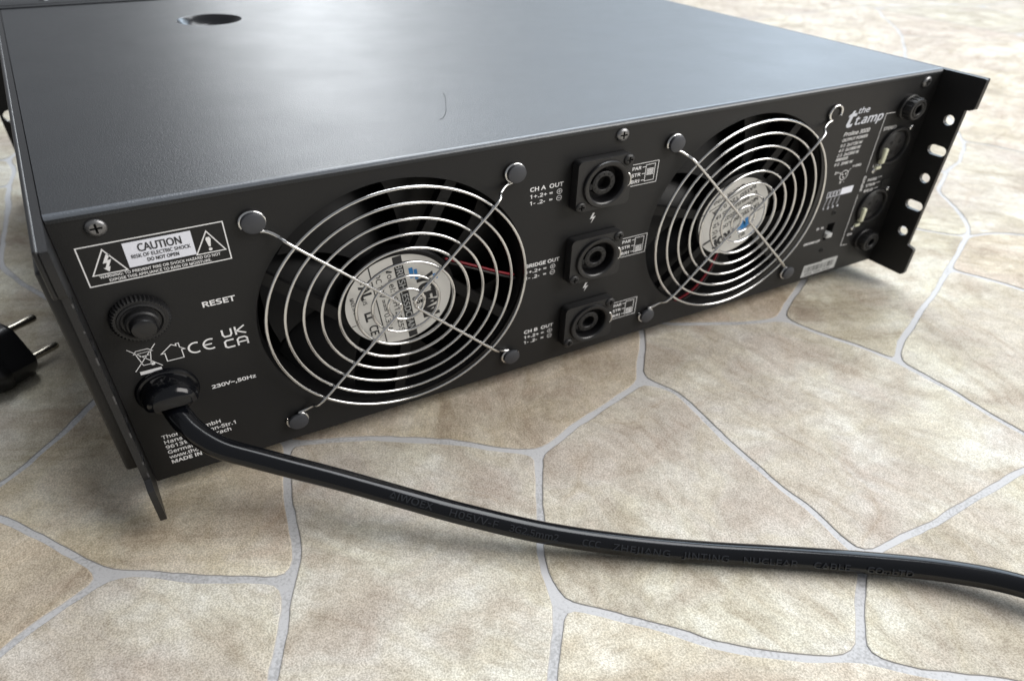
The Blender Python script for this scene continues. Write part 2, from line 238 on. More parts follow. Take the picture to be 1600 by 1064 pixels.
FONT = {" ":[209,[]],"+":[459,[[257,311,417,311,417,254,257,254,257,89,200,89,200,254,40,254,40,311,200,311,200,477,257,477]]],",":[215,[[154,84,149,65,143,45,136,23,128,1,120,-20,111,-42,102,-63,94,-84,85,-103,33,-103,38,-83,43,-61,49,-38,53,-15,58,8,63,31,67,53,70,74,73,93,148,93]]],"-":[258,[[32,184,32,246,226,246,226,184]]],".":[215,[[58,43,61,69,72,85,88,94,107,97,126,94,142,85,153,69,157,43,153,18,142,2,126,-8,107,-11,88,-8,72,2,61,18]]],"0":[459,[[419,287,418,242,415,201,409,163,401,128,390,97,376,70,359,47,339,27,316,12,290,1,261,-6,229,-8,188,-4,153,8,122,27,97,54,76,88,60,129,51,163,44,201,41,243,39,287,40,332,44,373,50,411,58,446,73,486,93,520,119,547,149,566,186,578,229,581,269,578,304,566,335,547,361,520,382,486,399,446,408,411,414,373,418,332],[110,287,111,238,115,194,121,156,131,125,143,98,159,78,178,64,202,55,229,52,256,55,279,64,298,78,314,98,326,124,336,156,343,194,347,238,348,287,347,336,343,380,336,417,326,449,314,475,298,495,279,510,256,518,229,521,202,518,178,510,159,495,143,475,131,449,121,417,115,380,111,336]]],"1":[459,[[285,0,216,0,216,400,216,422,216,439,217,470,219,499,207,487,196,477,169,455,108,405,71,452,226,573,285,573]]],"2":[459,[[417,0,38,0,38,59,188,210,216,238,240,264,261,287,280,309,295,331,306,353,315,376,320,399,322,424,318,453,309,477,294,496,273,510,249,518,221,520,194,519,169,514,147,506,126,495,104,482,83,466,45,513,60,526,77,537,94,548,113,557,132,565,153,572,174,577,197,580,221,581,255,579,285,572,313,562,336,548,356,531,372,510,384,485,391,458,394,428,392,399,386,371,375,344,361,318,344,292,324,267,301,241,275,214,247,185,128,67,128,64,417,64]]],"3":[459,[[395,439,394,414,389,392,381,372,370,355,356,339,340,326,321,316,300,307,277,302,277,298,319,290,353,276,379,255,398,229,409,198,413,163,410,131,403,101,390,74,371,50,348,30,318,14,283,2,241,-6,193,-8,164,-7,136,-5,110,-1,85,5,60,13,36,23,36,89,61,78,87,69,114,61,141,56,168,52,194,51,241,55,278,65,305,81,324,104,335,132,339,164,337,187,331,206,320,223,306,236,288,247,265,255,240,261,211,264,179,265,123,265,123,326,180,326,209,327,236,332,259,339,278,350,294,362,307,377,319,404,323,434,320,460,311,481,295,498,274,511,249,519,219,521,190,520,164,515,140,508,117,498,96,487,75,473,39,521,61,537,87,550,115,563,147,573,181,579,218,581,273,576,317,563,352,540,376,511,390,477]]],"4":[459,[[443,130,359,130,359,0,291,0,291,130,17,130,17,190,286,576,359,576,359,193,443,193],[291,374,291,394,291,412,292,429,293,444,294,474,295,500,292,500,285,485,276,468,266,451,257,438,86,193,291,193]]],"5":[459,[[221,351,258,349,292,342,322,331,349,316,371,297,389,274,402,247,410,217,413,183,410,145,402,111,387,81,368,54,343,32,314,15,280,2,242,-5,199,-8,170,-7,142,-4,116,0,91,6,70,14,51,23,51,90,71,79,95,70,121,62,148,57,174,53,200,52,227,54,252,58,274,65,293,76,310,89,323,106,333,126,339,149,341,176,337,210,325,239,306,262,279,279,243,289,197,292,173,291,146,288,120,284,99,280,64,302,86,573,373,573,373,508,146,508,132,342,148,345,169,348,194,350]]],"6":[459,[[44,245,45,278,47,310,51,342,57,374,64,404,75,433,87,461,103,486,121,510,143,530,168,548,196,562,228,572,265,578,306,581,324,580,344,579,362,577,377,573,377,513,362,517,344,520,326,522,308,523,273,521,242,515,216,504,193,491,173,474,158,454,145,431,134,407,127,380,121,352,117,322,115,291,119,291,133,309,150,326,170,339,194,350,213,355,233,357,255,358,287,356,316,349,342,338,365,322,384,303,400,279,412,251,419,220,421,184,419,147,411,112,399,82,382,55,361,33,336,15,307,2,275,-5,239,-8,212,-6,187,-1,163,7,140,19,119,35,101,54,84,76,70,103,59,133,51,166,46,204],[238,51,270,55,297,66,320,84,337,109,348,143,351,184,348,218,339,247,324,271,302,289,274,300,241,303,217,301,195,296,175,287,150,270,131,248,119,223,115,198,117,172,123,146,133,121,146,99,164,79,185,64,210,55]]],"7":[459,[[109,0,344,508,35,508,35,573,419,573,419,518,187,0]]],"8":[459,[[229,581,261,579,291,574,318,565,341,553,362,538,378,519,390,497,398,472,400,443,399,421,394,401,385,383,374,367,361,352,346,338,329,325,310,314,291,303,314,291,335,279,355,265,373,250,389,234,401,216,411,196,417,173,419,148,416,118,408,90,395,65,378,44,356,26,330,11,300,1,267,-6,231,-8,192,-6,157,0,126,10,100,24,78,42,61,63,49,87,42,115,39,146,41,171,47,194,56,214,68,232,82,249,99,264,118,277,138,289,158,299,140,310,123,322,107,336,87,358,71,383,64,401,59,422,58,444,60,472,68,497,80,518,97,537,117,552,141,565,168,573,197,579],[108,145,112,119,121,96,138,76,161,60,192,51,229,48,265,51,295,60,319,76,336,96,346,120,350,148,346,174,335,197,317,217,293,235,274,246,253,256,229,265,217,270,194,260,174,249,157,237,136,219,121,197,111,173],[228,524,200,521,176,514,155,502,139,486,130,466,127,441,130,414,141,391,157,373,179,357,204,344,232,330,258,343,282,357,302,373,317,392,327,414,330,441,327,466,318,486,302,502,282,514,257,521]]],"9":[459,[[417,328,416,295,414,263,410,231,405,199,397,168,387,139,374,112,358,86,340,63,318,42,293,25,265,11,232,0,195,-6,154,-8,137,-8,117,-6,97,-4,82,0,82,60,97,56,115,53,134,50,152,50,188,52,218,58,245,68,268,82,287,99,303,118,316,141,327,165,334,192,340,221,344,250,346,281,341,281,327,263,310,247,290,233,266,223,247,218,227,215,204,214,173,216,144,223,118,235,95,250,76,270,61,294,49,321,42,352,40,387,43,426,50,460,63,491,80,517,101,540,127,557,156,570,188,578,223,581,250,579,275,574,299,565,322,553,342,537,361,518,377,495,391,469,402,439,410,406,415,369],[223,521,192,518,165,507,142,488,124,463,113,429,110,388,113,354,122,325,137,301,158,284,186,273,220,269,244,271,266,276,286,285,311,303,330,325,342,349,346,374,344,400,338,426,328,451,315,474,298,493,277,508,252,518]]],":":[215,[[58,43,61,69,72,85,88,94,107,97,126,94,142,85,153,69,157,43,153,18,142,2,126,-8,107,-11,88,-8,72,2,61,18],[58,387,61,412,72,429,88,438,107,441,126,438,142,429,153,412,157,387,153,362,142,345,126,335,107,332,88,335,72,345,61,362]]],"=":[459,[[45,334,45,391,412,391,412,334],[45,174,45,231,412,231,412,174]]],"A":[512,[[437,0,368,177,141,177,73,0,0,0,224,575,289,575,512,0],[282,415,274,438,269,455,263,473,259,489,255,500,247,468,242,452,238,438,230,415,165,241,346,241]]],"B":[521,[[241,573,292,571,336,565,373,555,404,541,434,515,453,478,459,431,457,409,453,389,446,371,431,347,409,328,392,317,372,309,350,304,350,300,373,295,395,288,415,279,433,267,448,253,461,236,470,215,476,191,478,163,475,130,467,100,454,74,436,52,413,33,385,19,354,8,318,2,279,0,78,0,78,573],[256,329,300,331,334,339,357,352,372,371,381,394,384,423,380,451,369,474,351,490,324,502,289,509,245,511,150,511,150,329],[150,269,150,61,265,61,311,64,346,74,371,91,388,112,398,138,401,168,398,197,388,221,370,241,344,256,321,263,293,267,260,269]]],"C":[507,[[323,517,294,516,266,510,241,502,217,490,196,474,178,456,162,434,149,410,139,383,131,353,127,321,125,286,128,241,135,200,147,164,164,132,186,105,213,83,244,68,281,58,322,55,347,56,371,58,394,62,416,66,438,72,460,78,460,15,438,8,416,2,393,-2,369,-6,342,-7,312,-8,270,-6,232,1,197,12,166,28,130,56,101,90,78,131,65,165,56,203,51,244,49,287,51,329,57,369,67,406,81,440,99,471,120,499,145,523,174,543,206,559,242,571,281,578,324,581,353,580,381,577,409,572,435,565,460,557,482,547,453,486,435,494,415,501,394,508,372,513,348,516]]],"D":[585,[[536,292,534,246,528,203,516,165,501,131,474,91,439,58,399,33,364,18,325,8,283,2,237,0,78,0,78,573,254,573,296,571,335,565,371,555,404,540,443,516,476,484,502,446,517,413,528,377,534,336],[460,289,457,337,449,379,435,415,416,444,391,469,361,487,327,500,287,508,244,511,150,511,150,62,228,62,282,65,329,76,369,94,402,119,428,151,446,190,457,236]]],"E":[446,[[398,0,78,0,78,573,398,573,398,509,150,509,150,330,383,330,383,268,150,268,150,63,398,63]]],"F":[416,[[150,0,78,0,78,573,398,573,398,509,150,509,150,306,383,306,383,243,150,243]]],"G":[584,[[326,302,524,302,524,22,493,12,462,5,431,-1,398,-5,362,-7,323,-8,280,-6,241,1,205,12,173,28,136,55,105,89,81,130,67,164,57,202,51,243,49,286,51,330,58,370,69,407,84,442,111,482,145,517,186,544,220,560,259,571,300,578,346,581,377,580,407,577,437,572,465,565,491,557,516,547,489,484,468,493,445,501,421,508,395,513,369,516,342,517,298,514,259,505,225,489,195,468,170,441,150,409,136,373,127,332,124,286,127,243,134,202,146,166,164,133,187,106,216,84,251,68,292,58,340,55,364,55,385,56,404,59,429,63,452,68,452,238,326,238]]],"H":[594,[[516,0,443,0,443,267,150,267,150,0,78,0,78,573,150,573,150,330,443,330,443,573,516,573]]],"I":[272,[[239,0,32,0,32,42,99,57,99,515,32,531,32,573,239,573,239,531,172,515,172,57,239,42]]],"J":[219,[[-3,-152,-21,-152,-37,-150,-51,-146,-63,-142,-63,-81,-49,-84,-35,-87,-20,-88,-5,-89,15,-87,33,-81,50,-70,63,-53,71,-29,74,3,74,573,146,573,146,9,144,-26,138,-56,128,-82,114,-104,96,-122,75,-135,52,-145,25,-150]]],"K":[496,[[496,0,411,0,209,273,150,222,150,0,78,0,78,573,150,573,150,290,166,308,182,327,199,345,249,399,403,573,488,573,261,323]]],"L":[420,[[78,0,78,573,150,573,150,64,400,64,400,0]]],"M":[727,[[330,0,142,502,139,502,140,484,142,461,143,435,144,407,144,377,144,347,144,0,78,0,78,573,184,573,361,103,364,103,544,573,650,573,650,0,578,0,578,352,578,380,579,408,580,435,581,460,584,501,581,501,390,0]]],"N":[609,[[532,0,447,0,141,476,138,476,139,455,141,432,143,378,144,349,144,320,144,0,78,0,78,573,161,573,467,99,470,99,468,137,466,193,465,223,464,249,464,573,532,573]]],"O":[626,[[577,287,576,244,570,204,561,166,547,132,531,101,510,73,486,49,459,29,428,13,393,1,355,-6,314,-8,271,-6,232,1,196,13,165,29,138,49,114,73,94,101,78,132,65,167,56,204,51,245,49,288,51,331,56,370,65,408,78,442,100,482,130,517,166,545,197,561,232,572,271,579,314,581,369,577,417,565,459,545,495,517,524,483,547,442,560,408,570,370,576,330],[125,287,127,241,134,200,145,163,161,131,182,104,207,83,238,67,273,58,314,55,354,58,390,67,420,83,445,104,465,131,481,163,492,200,499,241,501,287,498,338,490,384,476,423,456,457,431,484,398,503,360,514,314,518,274,515,238,506,207,490,182,469,161,443,145,411,134,374,127,333]]],"P":[485,[[229,573,282,570,326,562,363,548,393,528,421,495,439,454,444,404,443,381,439,358,433,336,423,316,411,296,395,278,375,262,351,249,324,238,292,230,256,225,216,223,150,223,150,0,78,0,78,573],[223,511,150,511,150,285,208,285,242,286,272,290,298,296,320,306,338,318,352,334,362,352,368,375,370,401,366,435,354,462,334,484,306,499,269,508]]],"Q":[626,[[577,287,575,242,569,200,559,160,544,124,525,92,503,64,476,40,445,21,411,6,548,-136,444,-136,334,-7,324,-8,314,-8,271,-6,232,1,196,13,165,29,138,49,114,73,94,101,78,132,65,167,56,204,51,245,49,288,51,331,56,370,65,408,78,442,100,482,130,517,166,545,197,561,232,572,271,579,314,581,369,577,417,565,459,545,495,517,524,483,547,442,560,408,570,370,576,330],[125,287,127,241,134,200,145,163,161,131,182,104,207,83,238,67,273,58,314,55,354,58,390,67,420,83,445,104,465,131,481,163,492,200,499,241,501,287,498,338,490,384,476,423,456,457,431,484,398,503,360,514,314,518,274,515,238,506,207,490,182,469,161,443,145,411,134,374,127,333]]],"R":[499,[[236,573,281,571,320,565,353,555,381,540,404,522,422,500,434,474,442,444,444,410,442,381,437,356,427,334,415,315,401,298,385,285,367,274,349,264,330,257,487,0,403,0,264,237,150,237,150,0,78,0,78,573],[232,510,150,510,150,298,236,298,278,301,312,310,338,325,355,347,366,374,370,407,368,430,363,450,355,467,336,486,310,500,287,505,261,509]]],"S":[440,[[403,153,400,121,392,92,378,66,359,44,335,26,307,11,274,1,238,-6,198,-8,177,-8,157,-7,137,-5,109,-1,83,4,61,11,41,19,41,88,62,80,86,72,113,65,142,59,171,56,201,55,228,56,252,60,273,66,298,79,316,98,327,120,330,147,327,173,318,194,302,213,277,230,255,241,228,252,196,265,172,274,151,284,131,294,106,311,85,330,69,351,57,375,52,393,49,413,48,435,51,464,58,490,71,513,89,533,110,550,136,563,165,573,197,579,231,581,262,580,290,577,318,572,343,565,367,558,389,549,366,487,346,495,325,502,302,508,278,513,254,516,229,517,207,516,187,513,169,507,148,494,133,478,124,457,121,434,124,407,133,386,149,367,172,351,193,341,217,330,246,318,278,306,307,293,332,279,353,264,371,247,385,228,395,206,401,181]]],"T":[446,[[259,0,187,0,187,509,8,509,8,573,437,573,437,509,259,509]]],"U":[586,[[513,202,511,164,503,128,489,95,470,65,446,40,416,20,380,4,338,-5,290,-8,240,-4,196,7,159,25,128,50,104,82,86,118,76,158,72,204,72,573,144,573,144,201,148,158,161,122,182,93,211,72,248,59,294,55,327,57,355,63,379,73,399,88,415,105,427,126,435,149,440,174,442,202,442,573,513,573]]],"V":[481,[[481,573,277,0,204,0,0,573,75,573,204,205,213,182,220,160,226,139,231,119,236,100,241,80,245,100,250,119,255,140,262,161,269,183,277,207,405,573]]],"W":[746,[[735,573,583,0,510,0,399,375,389,410,380,443,373,471,370,488,367,471,364,458,361,443,352,409,348,391,342,373,234,0,161,0,10,573,85,573,174,223,179,205,183,186,190,151,194,134,196,118,201,87,206,119,210,137,213,154,218,173,222,191,232,227,333,573,407,573,512,225,518,206,523,187,527,169,532,151,535,133,538,117,544,87,547,107,550,129,555,151,560,175,566,199,572,224,660,573]]],"X":[470,[[467,0,385,0,233,249,79,0,3,0,193,298,15,573,95,573,236,348,377,573,453,573,276,300]]],"Y":[454,[[227,291,376,573,454,573,263,222,263,0,191,0,191,219,0,573,79,573]]],"Z":[459,[[427,0,30,0,30,55,332,508,40,508,40,573,419,573,419,518,118,64,427,64]]],"a":[450,[[231,437,279,433,318,422,347,403,368,375,381,338,385,293,385,0,334,0,320,61,317,61,298,40,279,22,258,9,234,-1,216,-5,195,-7,172,-8,148,-7,124,-2,103,6,84,16,68,30,55,48,45,68,39,92,37,119,43,159,59,192,87,219,116,234,152,245,194,253,243,257,316,259,316,285,313,317,306,342,293,359,275,371,253,378,227,380,205,379,183,376,163,370,143,363,124,355,106,347,84,400,104,410,126,419,151,426,177,432,204,436],[252,208,204,203,167,195,141,182,124,165,113,144,110,119,115,87,132,66,157,53,188,49,223,52,253,62,279,79,299,103,311,134,315,172,315,210]]],"b":[493,[[139,461,138,435,138,410,136,389,135,373,139,373,153,390,169,405,189,419,213,429,240,435,272,437,322,431,365,412,401,381,422,350,437,312,446,267,449,215,447,168,439,127,427,91,410,61,390,36,365,17,337,3,306,-5,272,-8,240,-6,213,0,189,10,169,24,153,38,139,55,133,55,119,0,68,0,68,609,139,609],[260,379,231,377,207,371,188,361,172,348,159,330,150,308,144,282,140,252,139,217,139,214,142,165,150,125,165,93,187,69,219,55,261,51,297,55,325,69,348,93,363,126,373,166,376,216,373,265,363,306,348,338,325,360,296,374]]],"c":[385,[[241,-8,204,-5,170,2,139,15,112,34,88,58,69,87,55,123,47,165,44,213,47,262,56,305,71,342,90,372,114,396,142,415,174,428,208,435,245,438,267,437,288,435,309,431,336,424,358,415,337,356,316,363,292,370,267,374,244,376,217,374,193,368,172,358,155,343,141,325,131,303,123,277,119,247,117,213,119,181,123,152,131,126,141,104,155,86,172,71,191,61,214,55,240,53,262,54,283,56,302,60,328,68,351,78,351,15,328,5,304,-2,285,-5,264,-7]]],"d":[493,[[221,-8,171,-2,128,17,92,48,71,79,56,117,47,162,44,214,47,266,56,311,71,350,93,381,128,413,171,432,221,438,253,436,280,429,303,420,323,407,340,391,354,374,359,374,356,405,355,424,354,438,354,609,425,609,425,0,368,0,358,58,354,58,340,40,323,24,303,11,279,1,252,-6],[232,51,273,55,305,67,328,88,343,117,352,154,355,200,355,213,352,263,343,304,329,336,306,360,274,375,231,379,196,374,168,359,146,334,130,300,120,260,117,213,120,165,130,125,146,93,168,69,197,55]]],"e":[452,[[234,438,269,435,301,427,329,414,354,396,374,373,390,346,402,315,409,281,411,244,411,201,117,201,122,157,134,119,154,90,181,69,215,56,254,52,280,53,305,56,327,60,348,66,370,73,392,82,392,20,370,11,349,4,327,-1,304,-5,279,-7,251,-8,212,-5,176,3,143,17,114,36,90,61,70,91,56,126,47,167,44,212,47,257,55,297,68,333,86,364,108,390,134,411,164,426,198,435],[233,380,202,377,175,366,154,348,137,323,125,293,119,257,338,257,336,281,333,302,326,322,312,346,292,364,276,373,256,378]]],"g":[493,[[221,438,248,436,273,431,297,422,319,409,338,393,355,373,359,373,369,430,425,430,425,-7,423,-46,416,-80,404,-109,388,-135,367,-155,341,-172,310,-183,274,-190,233,-192,202,-192,174,-189,147,-186,122,-180,99,-174,78,-165,78,-100,99,-110,123,-118,149,-125,177,-130,206,-133,237,-134,271,-130,300,-119,324,-101,341,-77,352,-48,355,-13,355,4,355,16,356,32,357,47,358,57,354,57,338,37,320,21,299,8,275,-1,250,-6,221,-8,170,-2,126,18,91,51,70,83,56,121,47,164,44,214,47,263,56,306,70,344,91,377,126,411,169,431],[230,379,207,376,187,370,169,359,153,344,140,326,130,303,123,277,119,247,117,213,120,165,130,124,146,92,169,68,197,54,232,50,262,52,288,58,309,69,326,85,340,105,349,131,353,151,355,173,356,197,356,214,355,251,350,282,343,309,332,331,319,348,302,362,281,371,257,377]]],"h":[496,[[139,431,138,415,138,399,136,384,135,370,140,370,155,391,174,407,196,420,221,429,247,435,273,437,306,435,335,430,360,421,382,408,399,391,413,370,423,344,429,314,431,280,431,0,361,0,361,275,358,307,351,333,338,353,319,367,295,376,265,379,235,377,210,370,189,360,173,347,160,329,150,308,144,283,140,254,139,222,139,0,68,0,68,609,139,609]]],"i":[207,[[139,430,139,0,68,0,68,430],[104,591,119,588,133,580,142,566,145,546,142,526,133,512,119,504,104,501,88,504,75,512,66,526,63,546,66,566,75,580,88,588]]],"l":[207,[[139,0,68,0,68,609,139,609]]],"m":[750,[[540,438,584,434,621,421,649,401,669,371,681,330,685,280,685,0,615,0,615,277,613,308,606,333,594,353,577,367,555,376,528,379,490,374,460,362,438,342,423,315,414,280,411,237,411,0,342,0,342,277,339,308,332,333,320,353,303,367,281,376,253,379,227,377,204,370,185,360,170,347,158,329,150,308,144,283,140,255,139,223,139,0,68,0,68,430,125,430,136,371,140,371,155,392,173,409,194,422,217,431,241,436,266,438,298,436,325,430,349,420,369,406,386,388,398,366,402,366,418,388,438,406,461,420,486,430,512,436]]],"n":[496,[[275,438,322,434,361,421,391,401,413,371,426,330,431,280,431,0,361,0,361,275,358,307,351,333,338,353,319,367,295,376,265,379,222,374,189,361,166,338,151,308,142,269,139,223,139,0,68,0,68,430,125,430,136,371,140,371,156,392,175,409,198,422,222,431,248,436]]],"o":[485,[[442,216,440,181,436,150,428,121,417,95,404,71,388,51,369,33,348,18,324,7,299,-1,271,-6,241,-8,214,-6,188,-1,163,7,140,18,119,33,100,51,84,71,70,95,59,121,51,150,46,181,44,216,47,261,55,301,68,336,87,367,110,392,137,412,169,426,204,435,244,438,281,435,316,426,347,412,374,392,398,367,417,336,431,301,439,261],[117,216,119,184,123,154,130,128,141,105,155,86,172,71,192,59,216,53,243,51,270,53,294,59,314,71,331,86,345,105,356,128,363,154,367,184,369,216,367,248,363,277,355,303,345,325,331,344,314,359,294,370,270,376,242,379,202,374,171,359,147,335,130,303,120,263]]],"p":[493,[[273,438,322,432,365,413,401,383,422,351,437,313,446,268,449,216,447,170,439,129,427,93,410,62,390,37,365,17,337,3,306,-5,272,-8,241,-6,213,1,190,11,170,24,153,38,139,55,134,55,136,39,137,20,138,1,139,-16,139,-192,68,-192,68,430,126,430,136,371,139,371,153,389,170,405,189,419,213,429,231,434,251,437],[260,379,233,377,210,371,190,362,174,349,161,333,152,313,145,289,141,261,139,229,139,216,140,182,144,152,150,126,159,103,172,85,188,70,208,59,233,53,261,51,286,53,308,60,326,72,341,88,354,108,364,131,371,157,375,186,376,217,373,262,363,302,348,334,325,359,296,374]]],"r":[331,[[269,438,281,438,295,437,308,435,319,433,310,368,299,370,287,372,275,373,264,374,240,371,217,363,195,351,176,334,161,313,149,289,143,270,140,251,139,229,139,0,68,0,68,430,126,430,134,351,137,351,152,374,170,395,191,413,214,426,240,435]]],"s":[384,[[348,119,346,92,339,69,327,49,311,32,292,18,268,6,241,-2,210,-6,176,-8,148,-7,122,-5,99,-1,78,5,59,11,42,19,42,83,60,75,81,67,104,60,128,54,153,50,178,49,211,51,236,57,256,66,274,86,280,112,278,128,271,141,259,154,239,167,222,176,200,185,174,196,148,206,124,217,103,228,76,245,57,266,45,292,41,324,46,358,61,386,85,408,118,425,157,435,202,438,228,437,252,434,275,430,298,424,319,417,339,409,315,353,297,360,278,366,258,372,238,377,218,379,197,380,171,379,149,374,131,366,114,350,108,328,111,312,119,298,133,286,154,274,172,266,193,256,219,246,245,236,268,226,289,215,314,197,333,176,344,150]]],"t":[289,[[212,50,228,50,245,53,260,55,272,59,272,5,258,0,240,-4,219,-7,200,-8,178,-7,157,-3,138,4,120,13,104,27,91,44,82,66,76,93,74,125,74,375,13,375,13,409,75,437,103,528,144,528,144,430,269,430,269,375,144,375,144,127,146,103,153,83,163,69,185,54]]],"u":[496,[[427,430,427,0,370,0,359,57,356,57,340,36,321,20,298,8,273,-1,247,-6,220,-8,187,-6,159,-1,134,8,112,21,95,38,81,59,71,85,65,114,63,148,63,430,135,430,135,153,137,122,145,96,158,76,176,62,200,53,230,51,260,53,285,59,306,69,323,82,336,100,345,121,352,146,356,175,357,206,357,430]]],"w":[630,[[346,243,336,276,331,292,328,308,321,335,318,347,316,357,313,357,308,335,302,307,298,292,294,275,289,259,284,242,207,1,127,1,9,431,82,431,141,201,147,178,153,154,158,131,163,109,167,90,169,73,172,73,178,97,185,128,189,144,193,160,197,175,201,188,277,431,354,431,428,188,440,149,446,129,451,109,455,90,457,74,460,74,463,89,466,108,471,129,477,153,483,177,489,201,549,431,621,431,502,1,419,1]]],"x":[424,[[170,220,22,430,102,430,213,268,322,430,402,430,253,220,410,0,330,0,213,172,94,0,14,0]]],"y":[409,[[1,430,76,430,169,185,177,164,184,144,191,124,196,105,201,86,205,68,209,68,215,91,224,121,231,142,238,164,245,186,333,430,409,430,224,-59,213,-85,201,-108,188,-130,173,-148,157,-164,138,-176,117,-185,94,-191,67,-192,49,-192,34,-190,20,-188,9,-186,9,-130,30,-133,43,-134,56,-135,79,-132,99,-126,116,-114,130,-99,142,-80,152,-59,174,-2]]],"z":[377,[[346,0,31,0,31,47,262,375,45,375,45,430,340,430,340,377,112,55,346,55]]],"~":[459,[[216,256,189,267,168,273,149,276,132,277,108,274,84,264,61,249,40,230,40,293,61,311,83,324,109,332,136,335,159,334,182,330,199,326,219,319,242,310,269,299,290,292,308,289,326,288,349,291,374,302,397,317,418,335,418,273,397,255,374,241,349,233,322,230,299,231,275,235,258,240,238,247]]],"\u00b2":[481,[[75,0,75,573,405,573,405,0],[116,41,364,41,364,532,116,532]]],"\u03a9":[481,[[75,0,75,573,405,573,405,0],[116,41,364,41,364,532,116,532]]]}

FONT['I'] = [232, [[78, 0, 78, 573, 154, 573, 154, 0]]]
_h = FONT['H'][1][0]; _a = sum(_h[i] * _h[(i + 3) % len(_h)] - _h[(i + 2) % len(_h)] * _h[i + 1] for i in range(0, len(_h), 2))
FSIGN = -1 if _a > 0 else 1
def glyphs(s, h=3.0, width=None, bold=0.0, shear=0.0, align='LEFT', extr=.03, spacing=0.0):
    """a line of lettering as a mesh in the xy plane, cap height h; spread to 'width' when given"""
    k = h / .5727 / 1000
    nat = sum(FONT.get(c, FONT['0'])[0] + 0 for c in s) * k
    sx, sp = 1.0, spacing
    if width:
        f = width / nat
        sx = min(max(f, .80), 1.30) if f < .80 or f > 1.16 else f
        sp = (width - nat * sx) / max(1, len(s) - 1)
    cu = bpy.data.curves.new('text', 'CURVE'); cu.dimensions = '2D'; cu.fill_mode = 'BOTH'; cu.extrude = extr
    off = (bold * .85 + .006) * h
    x = 0.0
    for c in s:
        adv, loops = FONT.get(c, FONT['0'])
        for lp in loops:
            P = [Vector((lp[i] * k * sx, lp[i + 1] * k)) for i in range(0, len(lp), 2)]
            P = [p for i, p in enumerate(P) if (p - P[i - 1]).length > 1e-5]
            n = len(P); q = cu.splines.new('POLY'); q.points.add(n - 1); q.use_cyclic_u = True
            for i in range(n):
                d1 = (P[i] - P[i - 1]).normalized(); d2 = (P[(i + 1) % n] - P[i]).normalized()
                n1 = Vector((-d1.y, d1.x)); n2 = Vector((-d2.y, d2.x)); m = n1 + n2
                m = m / max(.5, m.length_squared / 2) if m.length > .1 else n1
                v = P[i] + m * off * FSIGN
                q.points[i].co = (x + v.x + v.y * shear, v.y, 0, 1)
        x += adv * k * sx + sp
    o = bpy.data.objects.new('text', cu); me = bpy.data.meshes.new_from_object(o)
    bm = bmesh.new(); bm.from_mesh(me)
    bpy.data.objects.remove(o); bpy.data.curves.remove(cu); bpy.data.meshes.remove(me)
    return bm
def join(dst, src, fn):
    me = bpy.data.meshes.new('t'); src.to_mesh(me); src.free()
    n = len(dst.verts); dst.from_mesh(me); dst.verts.ensure_lookup_table()
    for v in dst.verts[n:]: v.co = Vector(fn(*v.co))
    bpy.data.meshes.remove(me); return dst
PY = -.10       # silk-screen lies this far off the panel
def ptext(bm, s, x, z, h, width=None, **kw):
    y = kw.pop('y', PY)
    return join(bm, glyphs(s, h, width, **kw), lambda a, b, c: (x + a, y - c, z + b))
def stroke(bm, pts, w=.35, y=PY, closed=False):
    """a printed line on the panel: pts are (x, z)"""
    P = [Vector((p[0], p[1])) for p in pts]; L = len(P); lo, hi = [], []
    for i in range(L):
        a = P[(i - 1) % L] if (closed or i > 0) else P[i]; b = P[(i + 1) % L] if (closed or i < L - 1) else P[i]
        d1 = (P[i] - a); d2 = (b - P[i])
        d1 = d1.normalized() if d1.length > 1e-6 else d2.normalized(); d2 = d2.normalized() if d2.length > 1e-6 else d1
        t = (d1 + d2); t = t.normalized() if t.length > 1e-6 else d1
        nn = Vector((-t.y, t.x)); k = 1 / max(.35, nn.dot(Vector((-d1.y, d1.x))))
        lo.append(P[i] - nn * w / 2 * k); hi.append(P[i] + nn * w / 2 * k)
    va = [bm.verts.new((q.x, y, q.y)) for q in lo]; vb = [bm.verts.new((q.x, y, q.y)) for q in hi]
    for i in range(L if closed else L - 1):
        j = (i + 1) % L; bm.faces.new((va[i], va[j], vb[j], vb[i]))
    return bm
def fillp(bm, pts, y=PY):
    bm.faces.new([bm.verts.new((p[0], y, p[1])) for p in pts]); return bm

